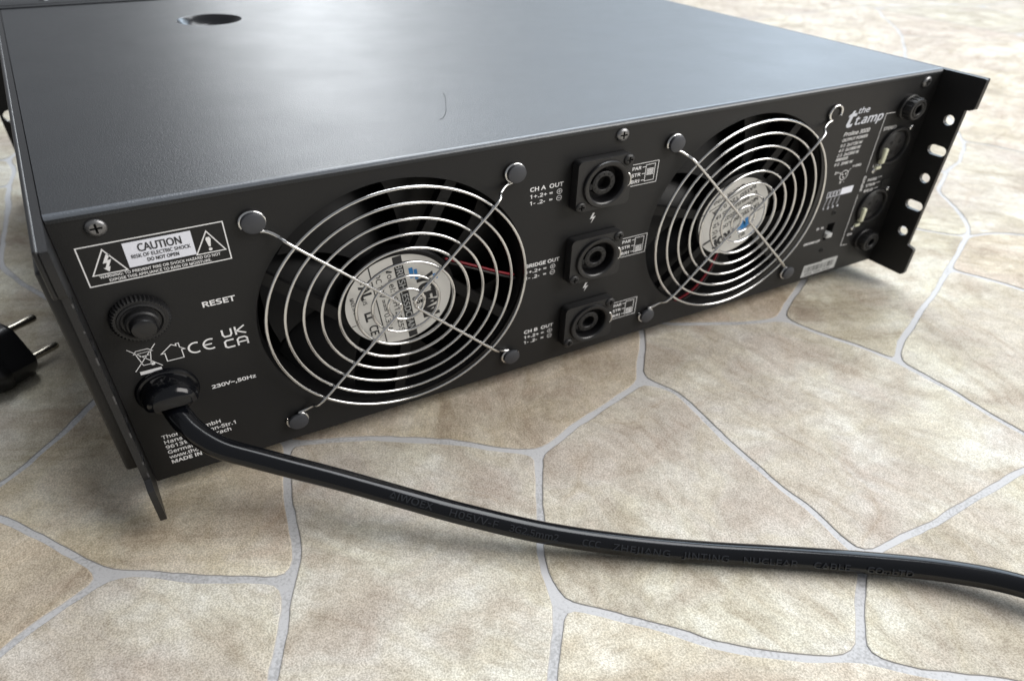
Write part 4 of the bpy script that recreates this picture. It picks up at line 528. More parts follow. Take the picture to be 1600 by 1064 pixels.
# ---- fans behind the openings
def fan(cx, labrot, kind):
    f = bpy.data.objects.new('fan', None); col.objects.link(f); f.parent = amp; f.empty_display_size = .02
    ORG[f] = cv(cx, 1.3, zf); f.location = ORG[f] - ORG[amp]
    bm = bmesh.new()
    lathe(bm, [(60.5, 1.35), (59.0, 1.6), (57.6, 4), (57.2, 12), (57.2, 25), (60, 25.5)], 96, c=(cx, 0, zf))
    sq = plate([rrect(cx - 60, cx + 60, zf - 60, zf + 60, 5), circ(cx, zf, 60.5, 96)], .8, lambda u, v, w: (u, 1.8 + w, v))
    join(bm, sq, lambda a, b, c: (a, b, c))
    obj('housing', bm, M_FAN, f, at=(0, 0, 0), smooth='auto')
    bm = bmesh.new(); lathe(bm, [(0, 1.55), (24.2, 1.55), (25.2, 2.4), (25.2, 7), (22, 8), (22, 24), (0, 24)], 64, c=(cx, 0, zf))
    hub = obj('hub', bm, M_FAN, f, smooth='auto')
    for (ax_, az_, bx_, bz_) in (((-57, 30, -21, -8), (28, 57, 9, 21), (-5, -60, 2, -23), (55, -31, 20, 4)) if kind == 0 else ((-57, 15, -22, 4), (33, 50, 11, 20), (-42, -40, -16, -16), (44, -44, 18, -15))):
        d = Vector((bx_ - ax_, bz_ - az_)).normalized(); n = Vector((-d.y, d.x)) * 2.5; A = Vector((ax_, az_)); B = Vector((bx_, bz_))
        q = [A - n, B - n, B + n, A + n]; bm = bmesh.new()
        p0 = [bm.verts.new((cx + v.x, 2.4, zf + v.y)) for v in q]
        p1 = [bm.verts.new((cx + v.x, 6.5, zf + v.y)) for v in q]
        bm.faces.new(p0); bm.faces.new(p1[::-1])
        for i in range(4): bm.faces.new((p0[i], p1[i], p1[(i + 1) % 4], p0[(i + 1) % 4]))
        obj('strut', bm, M_FAN, f)
    bm = bmesh.new(); rows = []
    for i in range(9):
        t = i / 8; r = 22 + 34 * t; row = []
        for j in range(7):
            s = j / 6; a = (.78 * (s - .5)) + .35 * t
            row.append(bm.verts.new((r * math.cos(a), 10 + 12 * (1 - s) - 2 * math.sin(math.pi * s), r * math.sin(a))))
        rows.append(row)
    for a, b in zip(rows, rows[1:]):
        for k in range(6): bm.faces.new((a[k], a[k + 1], b[k + 1], b[k]))
    bl = obj('blade', bm, M_FAN, f, at=(cx, 0, zf), smooth=True)
    for k in range(1, 7):
        c = dup(bl, f, (cx, 0, zf)); 
        # rotate about the shaft inside the set's own proportions
        S = Matrix.Diagonal((1, UY, UZ, 1)); c.matrix_local = Matrix.Translation(c.location) @ S @ Matrix.Rotation(2 * math.pi * k / 7, 4, 'Y') @ S.inverted()
    # label on the hub
    rot = lambda u, v: (cx - .5 + u * math.cos(R_(labrot)) - v * math.sin(R_(labrot)), zf - 1.0 + u * math.sin(R_(labrot)) + v * math.cos(R_(labrot)))
    LY = 1.50
    bm = bmesh.new(); vs = [bm.verts.new((*(lambda q: (q[0], LY, q[1]))(rot(x, y)),)) for x, y in circ(0, 0, 23.6, 72)]
    bm.faces.new(vs); lab = obj('hub_label', bm, M_SILVER, f)
    bk = bmesh.new(); bw = bmesh.new(); bb = bmesh.new()
    def T(bm, s, u, v, h, w=None, dy=.05, **kw):
        return join(bm, glyphs(s, h, w, extr=.01, **kw), lambda a, b, c: (lambda q: (q[0], LY - dy - c, q[1]))(rot(u + a, v + b)))
    def Q(bm, u0, u1, v0, v1, dy=.04):
        bm.faces.new([bm.verts.new((*(lambda q: (q[0], LY - dy, q[1]))(rot(u, v)),)) for u, v in ((u0, v0), (u1, v0), (u1, v1), (u0, v1))])
    if kind == 0:
        Q(bk, -23, 23, .6, 4.6); T(bw, 'BRUSHLESSDCFAN', -19, 1.3, 2.7, 38, .09, bold=.03)
        T(bk, 'Model:YCH12025S', -19, -3.0, 2.3, 37, bold=.02); T(bk, 'DC 12V === 0.35A', -17.5, -8.0, 2.3, 33, bold=.02)
        Q(bk, -21.5, 21.5, -10.0, -9.5); T(bk, 'c', -16, -14.5, 2.6, bold=.05); T(bk, 'AL', -13, -15.5, 4.2, bold=.10); T(bk, 'us', -6.5, -15.5, 2.2)
        T(bk, 'LL', 1, -16, 3.6, bold=.08); T(bk, 'CE', 9, -15.6, 3.6, bold=.04)
        T(bk, 'MADE IN CHINA', -9, -20.4, 1.6, 13, bold=.02); Q(bk, 6, 6.4, -22.6, -20.6)
        T(bk, 'YCFAN', -9, 9.5, 6.5, 24, bold=.10)
        for u0, u1, v0, v1 in ((-15, -9.5, 6.5, 8.3), (-13.5, -8, 8.6, 10.0), (-8, -5, 16.5, 18.5)): Q(bb, u0, u1, v0, v1, .08)
        T(bk, '08', 1, 5.6, 3.0, bold=.04)
    else:
        for i, s in enumerate(('FAN TECHNOLOGY CO.', 'MODEL: 12025S 12V', 'DC BRUSHLESS FAN', 'RATED 12V  0.35A')):
            T(bk, s, -17, 1.5 - i * 4.6, 2.3, 34 - i * 1.5, bold=.05)
        Q(bk, -20, 20, -14.2, -13.7); T(bk, 'MADE IN CHINA', -10, -18, 2.2, 21, bold=.03)
        Q(bk, 13, 22.5, 5.2, 6.6); T(bk, 'RDF', 4, 8, 5.0, 13, bold=.12)
        T(bb, 'YF', -10, 7.4, 6.0, 9, .08, bold=.14); Q(bk, -21, -13, 6.6, 7.1); T(bk, 'RU', -5, 15.5, 2.4, bold=.06)
    obj('printed_text', bk, M_PRINTD, f); 
    if kind == 0: obj('printed_text', bw, M_STICK, f)
    else: bw.free()
    obj('printed_mark', bb, M_PRINTB, f)
    # the two supply wires, along a strut
    if kind == 0: pa = [(22, 14, 3.6), (34, 8.6, .4), (45, 2.4, .2), (54, -3, 2.2), (57, -6, 7)]
    else: pa = [(-4, -24, 3.4), (-12, -36, .6), (-22, -46, .2), (-33, -52, 2.5), (-36, -54, 7)]
    for k, m_ in ((0, M_RED), (1, M_PLAST)):
        bm = bmesh.new(); tube(bm, bez([(cx + u + (.9 * k), y, zf + v - 2.2 * k) for u, v, y in pa], 8), .62, 8)
        obj('supply_wire', bm, m_, f, smooth=True, label='red wire' if k == 0 else 'black wire')
    return f
fan(xf[0], -84, 0); fan(xf[1], 176 + 28, 1)

# ---- chrome finger guards
RR = (56.9, 49.8, 42.7, 35.6, 28.7, 21.7, 14.8, 8.0)
GY = -4.6
def guard(cx):
    g = bpy.data.objects.new('fan_guard', None); col.objects.link(g); g.parent = amp; g.empty_display_size = .02
    ORG[g] = cv(cx, 0, zf); g.location = ORG[g] - ORG[amp]
    for r in RR:
        bm = bmesh.new(); tube(bm, [(x, 0, z) for x, z in circ(0, 0, r, 96 if r > 20 else 48)], .72, 10, closed=True)
        obj('ring', bm, M_CHROME, g, at=(cx, GY, zf), smooth=True)
    for s in (-1, 1):
        # V-shaped wire: eye at the lower screw, arm, bend near the centre, arm, eye at the upper screw
        vx = -2.0 if s < 0 else 2.6
        def arm(q):      # from the screw to the centre; q = +1 upper, -1 lower
            c = Vector((s * 52.4, q * 52.4)); d = -c.normalized(); n = Vector((-d.y, d.x)) * q * s
            pts = []
            for a in range(-250, 31, 14):            # the eye round the screw
                aa = R_(a); v = d * math.cos(aa) + n * math.sin(aa)
                p = c + v * 4.25; pts.append((p.x, -1.0, p.y))
            p1 = c + d * 6.6 + n * .6; p2 = c + d * 10.5; p3 = c + d * 15.5
            pts += [(p1.x, -1.2, p1.y), (p2.x, -2.6, p2.y), (p3.x, GY - 1.1, p3.y)]
            p4 = Vector((vx + s * 3.2, q * 4.4)); pts.append((*(p3.lerp(p4, .5)).to_tuple()[:1], GY - 1.25, p3.lerp(p4, .5).y)); pts.append((p4.x, GY - 1.25, p4.y))
            return pts
        up, lo = arm(1), arm(-1)
        path = up + [(vx + s * 1.0, GY - 1.25, 1.7), (vx + s * 1.0, GY - 1.25, -1.7)] + lo[::-1]
        bm = bmesh.new(); tube(bm, bez(path, 4), .74, 9)
        obj('guard_wire', bm, M_CHROME, g, at=(cx, 0, zf), smooth=True)
    return g
guards = [guard(x) for x in xf]
bm = bmesh.new(); lathe(bm, [(2.6, -.1), (2.6, -1.8), (4.2, -1.8), (4.3, -2.6), (4.15, -3.0), (3.7, -3.2), (0, -3.3)], 28)
h0 = None
for g, cx in zip(guards, xf):
    for sx in (-1, 1):
        for sz in (-1, 1):
            at = (cx + sx * 52.4, 0, zf + sz * 52.4)
            if h0 is None: h0 = obj('screw', bm, M_SCREWH, g, at=at, smooth='auto')
            elif cx > 200 and sx > 0 and sz > 0:      # this one is a sunk black screw, only the wire eye shows
                bs = bmesh.new(); lathe(bs, [(2.6, -.1), (2.5, -.7), (0, -.8)], 24); obj('screw', bs, M_PANEL, g, at=at, smooth='auto', label='black sunk screw')
            else: dup(h0, g, at)

# ---- loudspeaker sockets
def speakon_parts():
    bm = bmesh.new()
    pl = plate([rrect(-14.3, 14.3, -12.9, 12.9, 2.4), circ(.6, -.4, 11.0, 48)], 4.6, lambda u, v, w: (u, -3.0 + w, v))
    join(bm, pl, lambda a, b, c: (a, b, c))
    ring = bmesh.new()
    lathe(ring, [(11.0, -1), (11.9, -5.2), (11.9, -6.0), (11.5, -6.6), (10.2, -6.7), (9.2, -6.2), (8.9, -5.6), (8.9, 9), (0, 9)], 56, c=(.6, 0, -.4))
    core = bmesh.new()
    lathe(core, [(6.3, 8.9), (6.3, -3.2), (6.0, -3.9), (5.6, -4.1), (3.7, -4.1), (3.4, -3.8), (3.3, 8), (0, 8)], 40, c=(.6, 0, -.4))
    for k in range(12):
        a = 2 * math.pi * k / 12
        tube(core, [(.6 + 4.8 * math.cos(a), -4.3, -.4 + 4.8 * math.sin(a)), (.6 + 4.8 * math.cos(a), -3.9, -.4 + 4.8 * math.sin(a))], .55, 6)
    key = bmesh.new(); box(key, -9.0, -6.8, -5.8, 4, -1.8, .9, .2, 1)
    return bm, ring, core, key
def socket(zc, xc):
    s = bpy.data.objects.new('speaker_socket', None); col.objects.link(s); s.parent = amp; s.empty_display_size = .01
    ORG[s] = cv(xc, 0, zc); s.location = ORG[s] - ORG[amp]; return s
xs_ = 207.0; meshes = None
for zc in (104.9, 63.7, 22.5):
    s = socket(zc, xs_)
    if meshes is None:
        a, b, c, d = speakon_parts()
        o1 = obj('flange', a, M_PLASTM, s, at=(xs_, 0, zc), smooth='auto'); o2 = obj('barrel', b, M_PLAST, s, at=(xs_, 0, zc), smooth='auto')
        o3 = obj('insert', c, M_PLASTM, s, at=(xs_, 0, zc), smooth='auto'); o4 = obj('key', d, M_HOLE, s, at=(xs_, 0, zc))
        lt = bmesh.new(); tube(lt, bez([(10.2, -5.5, 3.8), (11.9, -6.4, 3.2), (12.8, -6.6, .6), (12.6, -6.4, -2.4), (11.0, -5.5, -3.8)], 5), .42, 8)
        o5 = obj('latch', lt, M_CHROME, s, at=(xs_, 0, zc), smooth=True)
        b1 = bmesh.new(); phillips(b1, 2.7, 1.0, .8); o6 = obj('screw', b1, [M_PLASTM, M_HOLE], s, at=(xs_ + 11.6, -5.2, zc + 10), smooth='auto')
        meshes = (o1, o2, o3, o4, o5)
    else:
        for o in meshes: dup(o, s, (xs_, 0, zc))
        dup(o6, s, (xs_ + 11.6, -5.2, zc + 10))
    dup(o6, s, (xs_ - 11.6, -5.2, zc - 10.2))

# ---- reset breaker
bm = bmesh.new()
prof = [(10.0, 0), (10.0, -1.2)]
k = 44; vs0 = []
for i in range(k * 2):
    a = math.pi * i / k; r = 9.9 if i % 2 else 9.2
    vs0.append((r * math.cos(a), r * math.sin(a)))
lo = [bm.verts.new((x, 0, z)) for x, z in vs0]; hi = [bm.verts.new((x, -2.6, z)) for x, z in vs0]; h2 = [bm.verts.new((x * .93, -3.4, z * .93)) for x, z in vs0]
for A, B in ((lo, hi), (hi, h2)):
    for i in range(2 * k): bm.faces.new((A[i], A[(i + 1) % (2 * k)], B[(i + 1) % (2 * k)], B[i]))
bm.faces.new(h2)
lathe(bm, [(7.9, -3.35), (7.7, -3.9), (7.0, -4.1), (6.4, -3.6), (5.6, -3.6), (5.6, -6.0), (5.0, -6.6), (4.2, -6.6)], 48)
br = obj('circuit_breaker', bm, M_PLASTM, amp, at=(15.9, 0, 86.1), smooth='auto')
bm = bmesh.new(); lathe(bm, [(4.4, -6.0), (4.4, -9.2), (3.9, -10.0), (2.8, -10.3), (0, -10.4)], 40)
obj('reset_button', bm, M_PLAST, br, at=(15.9, 0, 86.1), smooth='auto')

# ---- cable gland
GC = (16.0, 0, 48.4)
bm = bmesh.new()
lathe(bm, [(11.3, 0), (11.3, -1.0), (10.8, -1.7), (9.9, -1.9)], 56)
lathe(bm, [(9.9, -1.2), (9.75, -6.0), (9.3, -8.8), (8.2, -10.9), (6.0, -11.9), (3.0, -12.4), (0.02, -12.5)], 44, ang0=R_(-4), ang1=R_(184))   # the hood over the cable
lathe(bm, [(9.7, -1.2), (9.5, -4.4), (8.9, -5.4), (7.0, -5.7), (6.4, -5.2), (6.2, -1)], 34, ang0=R_(184), ang1=R_(356))
lathe(bm, [(6.6, -2.2), (0, -2.2)], 24)
for sg in (-1, 1):                                   # under side of the hood
    cap(bm, [(0, -1.2, -.5)] + [(sg * r * .9976, y, -.07 * r) for r, y in ((9.9, -1.2), (9.75, -6.0), (9.3, -8.8), (8.2, -10.9), (6.0, -11.9), (3.0, -12.4))] + [(0, -12.5, 0)])
obj('cable_gland', bm, M_RUB, amp, at=GC, smooth='auto')

# ---- jacks, XLR inputs, switch
bm = bmesh.new()
lathe(bm, [(8.6, 0), (8.6, -2.2), (8.0, -2.8), (7.3, -2.9), (7.3, -7.6), (6.9, -8.2), (5.6, -8.3), (5.2, -7.7), (4.9, -7.7), (4.6, -8.4), (3.6, -8.5), (3.1, -8.0), (3.1, 6), (0, 6)], 44)
for k in range(16):
    a = 2 * math.pi * k / 16
    tube(bm, [(7.4 * math.cos(a), -2.9, 7.4 * math.sin(a)), (7.4 * math.cos(a), -7.2, 7.4 * math.sin(a))], .45, 5)
for v in bm.verts: v.co.x *= .88; v.co.z *= .88; v.co.y *= .9
jk = obj('jack_socket', bm, M_PLASTM, amp, at=(411.2, 0, 112.0), smooth='auto'); dup(jk, amp, (415.0, 0, 21.4))
x1_ = bmesh.new()
lathe(x1_, [(12.0, 0), (12.0, -1.4), (11.4, -2.0), (10.4, -2.0), (10.0, -1.2), (10.0, 7), (0, 7)], 52)
lathe(x1_, [(9.0, 6.9), (9.0, -.6), (8.4, -1.0), (0, -1.0)], 44)
for p_ in ((-3.4, 2.4), (3.4, 2.4), (0, -3.9)): lathe(x1_, [(1.3, -1.12), (1.1, -1.14), (0, -1.13)], 14, c=(p_[0], 0, p_[1]), mi=1)
xl = obj('microphone_socket', x1_, [M_PLASTM, M_HOLE], amp, at=(411.6, 0, 87.6), smooth='auto')
xl2 = dup(xl, amp, (412.2, 0, 46.4))
bm = bmesh.new(); box(bm, -1.6, 1.6, -3.2, -.4, -5.0, 5.0, 1.0, 3); pt = obj('release_tab', bm, M_CREAM, xl, at=(404.0, 0, 82.6), smooth='auto')
c = dup(pt, xl2, (404.5, 0, 41.9))
bm = bmesh.new(); box(bm, -2.2, 2.0, -1.6, -.1, -1.4, .6, .3, 2); pb = obj('tab_spring', bm, M_CREAM, xl, at=(404.2, 0, 75.0), smooth='auto'); dup(pb, xl2, (404.2, 0, 34.6))
bm = bmesh.new(); phillips(bm, 1.9, .9, .5)
q = obj('screw', bm, [M_CHROME, M_HOLE], xl, at=(422.6, 0, 97.6), smooth='auto'); dup(q, xl2, (422.8, 0, 56.4)); dup(q, xl, (402.6, 0, 72.6)); dup(q, xl2, (402.6, 0, 32.0))
bm = bmesh.new(); box(bm, -4.4, 4.4, 4.0, 5.0, -7.4, 7.4); box(bm, -3.3, -3.0, .6, 4, -6.2, 6.2); box(bm, 3.0, 3.3, .6, 4, -6.2, 6.2); box(bm, -3.3, 3.3, .6, 4, 6.0, 6.3); box(bm, -3.3, 3.3, .6, 4, -6.3, -6.0)
sw = obj('slide_switch', bm, M_HOLE, amp, at=(380.7, 0, 34.6))
bm = bmesh.new(); box(bm, -2.3, 2.3, -1.8, 3.8, -2.2, 1.0, .4, 2); obj('slider', bm, M_STICK, sw, at=(380.2, 0, 32.8), smooth='auto')
bm = bmesh.new(); box(bm, 0, 7, -.35, -.05, 0, 4.5, .1, 1); obj('dip_cover', bm, M_HOLE, panel, at=(414, 0, 60))

# ---------------------------------------------------------------- printing on the rear panel
# caution box
cb = bmesh.new(); stroke(cb, [(5.2, 118.6), (50.3, 118.9), (50.3, 102.9), (5.2, 102.7)], .42, closed=True)
def tri(bm, cx, cz, w, h): stroke(bm, [(cx - w / 2, cz), (cx + w / 2, cz), (cx, cz + h)], .42, closed=True)
tri(cb, 12.4, 106.9, 10.4, 9.6); tri(cb, 44.4, 107.2, 9.6, 9.0)
fillp(cb, [(12.9, 114.4), (11.2, 111.1), (12.4, 111.1), (11.5, 109.2), (10.9, 109.3), (12.3, 107.5), (13.1, 109.6), (12.6, 109.5), (14.0, 112.3), (12.8, 112.1), (14.1, 114.3)])
for zc, r in ((108.55, .62),): fillp(cb, circ(44.4, zc, r, 14))
fillp(cb, [(44.1, 109.7), (44.7, 109.7), (45.25, 112.9), (44.9, 113.7), (43.9, 113.7), (43.55, 112.9)])
ptext(cb, 'WARNING: TO PREVENT FIRE OR SHOCK HAZARD DO NOT', 8.9, 105.3, 1.1, 38.2, bold=.02)
ptext(cb, 'EXPOSE THIS APPLIANCE TO RAIN OR MOISTURE.', 11.2, 103.5, 1.1, 32.6, bold=.02)
obj('caution_label', cb, M_PRINT, panel)
cb = bmesh.new(); fillp(cb, [(18.4, 107.4), (39.6, 107.6), (39.6, 117.6), (18.4, 117.4)]); obj('caution_panel', cb, M_PRINTBOX, panel)
cb = bmesh.new(); Y2 = PY - .08
ptext(cb, 'CAUTION', 22.4, 113.2, 3.0, 14.0, bold=.022, y=Y2); ptext(cb, 'RISK OF ELECTRIC SHOCK', 19.8, 110.9, 1.4, 18.6, bold=.02, y=Y2); ptext(cb, 'DO NOT OPEN', 24.2, 108.7, 1.35, 10.2, bold=.04, y=Y2)
obj('printed_text', cb, M_PRINTD, panel)
# plain lettering and signs
T = bmesh.new()
ptext(T, 'RESET', 36.2, 83.9, 2.35, 11.8, bold=.045)
ptext(T, '230V~,50Hz', 31.0, 42.9, 1.75, 17.0, bold=.05)
for i, (s, w) in enumerate((('Thomann GmbH', 22.6), ('Hans-Thomann-Str.1', 28.3), ('96138 Burgebrach', 25.5), ('Germany', 12.0), ('www.thomann.de', 22.5), ('MADE IN CHINA', 21.5))):
    ptext(T, s, 7.9, 23.1 - i * 3.06, 1.95, w, bold=.02 if i < 5 else .05)
obj('printed_text', T, M_PRINT, panel)
# crossed-out bin
T = bmesh.new(); w = .3
stroke(T, [(10.2, 69.6), (11.4, 63.6), (14.0, 63.6), (15.2, 69.6)], w, closed=True)
stroke(T, [(9.6, 69.7), (10.6, 71.0), (14.6, 71.0), (15.8, 69.7)], w, closed=True)
stroke(T, [(8.0, 72.6), (17.4, 61.4)], w); stroke(T, [(17.4, 72.6), (8.2, 61.4)], w)
stroke(T, [(11.2, 68), (14.4, 68)], w); fillp(T, circ(14.6, 63.4, .75, 12)); fillp(T, [(9.4, 59.2), (16.8, 59.3), (16.8, 60.9), (9.4, 60.8)])
obj('waste_bin_symbol', T, M_PRINT, panel)
T = bmesh.new(); stroke(T, [(19.4, 62.8), (25.2, 62.8), (25.2, 66.8), (26.3, 66.8), (24.8, 68.2), (24.8, 70.2), (23.8, 70.2), (23.8, 69.2), (22.3, 70.3), (18.2, 66.8), (19.4, 66.8)], .34, closed=True)
obj('house_symbol', T, M_PRINT, panel)
def arc(cx, cz, r, a0, a1, n=16): return [(cx + r * math.cos(R_(a0 + (a1 - a0) * i / n)), cz + r * math.sin(R_(a0 + (a1 - a0) * i / n))) for i in range(n + 1)]
T = bmesh.new(); stroke(T, arc(30.0, 66.0, 2.45, 62, 298), .7); stroke(T, arc(35.3, 66.0, 2.45, 62, 298), .7); stroke(T, [(33.0, 66.0), (35.8, 66.0)], .62); obj('conformity_mark', T, M_PRINT, panel)
T = bmesh.new()
stroke(T, [(41.4, 71.2), (41.4, 68.6), (42.0, 67.6), (44.2, 67.6), (44.8, 68.6), (44.8, 71.2)], .75); stroke(T, [(46.5, 71.4), (46.5, 67.3)], .75); stroke(T, [(50.2, 71.3), (46.9, 69.2), (50.4, 67.3)], .7)
stroke(T, [(45.0, 65.6), (42.2, 65.6), (41.4, 65.0), (41.4, 62.6), (42.2, 62.0), (45.0, 62.0)], .75)
stroke(T, [(46.4, 61.7), (46.4, 64.8), (47.2, 65.6), (49.4, 65.6), (50.2, 64.8), (50.2, 61.7)], .75); stroke(T, [(46.6, 63.4), (50.0, 63.4)], .7)
[setattr(v.co, 'x', 39.9 + (v.co.x - 41.0) * .93) for v in T.verts]
obj('conformity_mark', T, M_PRINT, panel)
# speaker outputs
for zc, name in ((104.9, 'CH A  OUT'), (63.7, 'BRIDGE OUT'), (22.5, 'CH B  OUT')):
    T = bmesh.new(); x0 = 172.4 if name[0] == 'C' else 171.6
    ptext(T, name, x0, zc + .6, 1.95, 16.6 if name[0] == 'C' else 18.2, bold=.045)
    ptext(T, '1+.2+ =', x0, zc - 2.9, 1.8, 11.6, bold=.03); ptext(T, '1- .2-  =', x0, zc - 6.3, 1.8, 11.6, bold=.03)
    for dz, pl in ((-2.0, 1), (-5.4, 0)):
        stroke(T, circ(x0 + 14.9, zc + dz, 1.25, 20), .28, closed=True); stroke(T, [(x0 + 14.1, zc + dz), (x0 + 15.7, zc + dz)], .28)
        if pl: stroke(T, [(x0 + 14.9, zc + dz - .8), (x0 + 14.9, zc + dz + .8)], .28)
    obj('printed_text', T, M_PRINT, panel)
    # wiring mode diagram
    T = bmesh.new(); a0 = 225.2; zt = zc + 5.6 - 1.6; zb = zc - 7.4
    stroke(T, [(a0 - .5, zt), (a0 + 15.2, zt), (a0 + 15.2, zb), (a0 - .5, zb)], .3)
    stroke(T, [(a0 + 8.2, zt - 1.3), (a0 + 13.4, zt - 1.3), (a0 + 13.4, zb + 1.5), (a0 + 8.2, zb + 1.5)], .3, closed=True)
    for i, s in enumerate(('PAR', 'STR', 'BRI')):
        z_ = zt - 3.1 - i * 3.5; ptext(T, s, a0 + .3, z_, 1.7, 5.2, bold=.03); stroke(T, [(a0 + 6.2, z_ + .9), (a0 + 8.2, z_ + .9)], .35)
    sb = zc - 3.4 if zc > 90 else zc - 5.8
    for i in range(6):
        zz = zt - 3.6 - i * .62 if zc > 90 else zb + 1.9 + i * .62
        stroke(T, [(a0 + 8.9, zz), (a0 + 12.8, zz)], .34)
    obj('wiring_diagram', T, M_PRINT, panel)
for zc in (84.6, 43.3):
    T = bmesh.new(); x0 = 206.4
    fillp(T, [(x0 - .2, zc + 2.6), (x0 - 1.5, zc - .6), (x0 + .2, zc - .2), (x0 - .7, zc - 2.9), (x0 + 1.6, zc + .7), (x0 - .1, zc + .3), (x0 + 1.0, zc + 2.6)])
    obj('lightning_symbol', T, M_PRINT, panel)
# maker's logo and ratings
T = bmesh.new()
ptext(T, 't', 363.4, 106.4, 9.4, 5.6, bold=.05, shear=.26); ptext(T, 'the', 371.0, 113.4, 3.2, 9.0, bold=.03, shear=.2); ptext(T, 't.amp', 370.6, 106.8, 4.9, 22.6, bold=.04, shear=.2)
obj('maker_logo', T, mat('logo_print', (.58, .60, .66), .6), panel)
T = bmesh.new()
ptext(T, 'Proline 3000', 365.2, 100.6, 2.4, 20.4, bold=.01, shear=.2)
for z, s, w_ in ((97.3, 'OUTPUT POWER', 20.0), (93.9, '8 Ω  2x1150 W', 17.2), (90.9, '4 Ω  2x1900 W', 17.0), (87.9, '2 Ω  2x2300 W', 17.0), (85.2, 'BRIDGED:', 9.8), (82.0, '8 Ω  3800 W', 14.6)):
    ptext(T, s, 365.6, z, 1.75, w_, bold=.02, shear=.12)
ptext(T, '1=GND', 381.6, 78.6, 1.5, 7.4, bold=.02); ptext(T, '2+', 368.4, 76.4, 1.6, 3.2, bold=.03); ptext(T, '3-', 374.8, 69.2, 1.6, 4.2, bold=.03)
stroke(T, circ(376.8, 74.6, 3.1, 26), .4, closed=True)
for dx, dz in ((-1.3, .6), (1.3, .6), (0, -1.4)): fillp(T, circ(376.8 + dx, 74.6 + dz, .55, 10))
stroke(T, [(379.5, 76.2), (381.2, 78.2)], .3); stroke(T, [(371.4, 77.2), (374.0, 76)], .3)
ptext(T, 'ON', 368.6, 38.0, 1.6, 6.0, bold=.03); ptext(T, 'GROUND LIFT', 361.6, 28.4, 1.5, 13.6, bold=.04)
ptext(T, 'STEREO', 397.8, 99.2, 1.9, 10.6, bold=.03)
obj('printed_text', T, M_PRINT, panel)
T = bmesh.new()
fillp(T, [(379.2, 60.8), (388.9, 60.9), (388.9, 65.6), (379.2, 65.5)])
for i in range(4): stroke(T, [(368.3 + i * 2.7, 60.9), (368.3 + i * 2.7, 64.4), (370.2 + i * 2.7, 64.4), (370.2 + i * 2.7, 60.9)], .35, closed=True)
for i in range(4): stroke(T, [(369.2 + i * 3.4, 60.3), (368.4 + i * 3.4, 54.8)], .28)
ptext(T, '1 2 3 4', 367.8, 52.6, 1.5, 13.2, bold=.04)
obj('switch_diagram', T, M_PRINTBOX, panel)
# bracket lines round the inputs
T = bmesh.new()
stroke(T, [(402.9, 109.8), (395.4, 110.0), (395.9, 73.0)], .32); stroke(T, [(395.9, 57.4), (396.6, 20.0), (402.2, 19.6)], .32); stroke(T, [(396.4, 55), (397.4, 55)], .2)
join(T, glyphs('INPUTS', 1.8, 10.4, bold=.04), lambda a, b, c: (396.9 - b + .9, PY - c, 59.6 + a))
for dz, s in ((75.6, 'LINK'), (66.2, 'PARA'), (62.4, 'STER'), (58.6, 'BRID')): ptext(T, s, 400.2, dz - .6, 1.7, 8.0, bold=.03)
for dz in (66.8, 63.0, 59.2): stroke(T, [(408.8, dz + .2), (412.4, dz + .2)], .3)
ptext(T, 'CH A', 399.4, 26.6, 1.7, 4.2, bold=.03)
obj('input_markings', T, M_PRINT, panel)
# bar-code sticker
T = bmesh.new(); fillp(T, [(368.2, 2.2), (397.6, 2.6), (397.8, 11.9), (384, 12.0), (383.6, 11.2), (368.6, 11.4)]); obj('sticker', T, M_STICK, panel)
T = bmesh.new(); rg = random.Random(4); xx = 370.0
while xx < 395:
    ww = rg.choice((.25, .4, .7)); fillp(T, [(xx, 5.4), (xx + ww, 5.4), (xx + ww, 9.8), (xx, 9.8)], PY - .05); xx += ww + rg.choice((.3, .5, .9))
ptext(T, '3000 1906 0412', 371, 3.3, 1.4, 22, y=PY - .05, bold=.02)
obj('bar_code', T, M_PRINTD, panel)

# ---------------------------------------------------------------- power cable
CR = 4.65
CP = [(15.9, -2.5, 43.4), (16.3, -8, 42.6), (18.4, -14.5, 38.6), (22.0, -20.3, 34.4), (26.9, -25.0, 30.4), (35.0, -29.8, 26.0), (46.0, -36.4, 20.6), (63.9, -48.9, 13.5), (82.3, -65.6, 8.6), (97.8, -80.2, 5.2),
      (121.8, -100.4, .2), (146.9, -118.4, -3.4), (172.3, -135.6, -5.1), (197.3, -152.4, -5.1), (220.7, -169.0, -4.6), (242.5, -187.4, -2.6), (258.7, -206.2, -.6), (272, -232, .6), (282, -264, .4), (292, -300, -1.6), (310, -345, -4), (345, -400, -5.1), (400, -450, -5.1)]
cable = thing('power_cable', 'thick black round mains cable curving from the amplifier across the floor', 'cable', (190, -150, FZ))
path = bez(CP, 10)
bm = bmesh.new(); tube(bm, path, CR, 32)
obj('jacket', bm, M_RUB, cable, smooth=True)
acc = [0.0]
for a, b in zip(path, path[1:]): acc.append(acc[-1] + (b - a).length)
def at_x(x):
    for i in range(len(path) - 1):
        if path[i].x <= x <= path[i + 1].x: return acc[i] + (acc[i + 1] - acc[i]) * (x - path[i].x) / (path[i + 1].x - path[i].x)
def frame(s):
    for i in range(len(path) - 1):
        if acc[i] <= s <= acc[i + 1]:
            t = (s - acc[i]) / (acc[i + 1] - acc[i]); p = path[i].lerp(path[i + 1], t)
            ta = (path[min(i + 2, len(path) - 1)] - path[max(i - 1, 0)]).normalized(); return p, ta
T = bmesh.new()
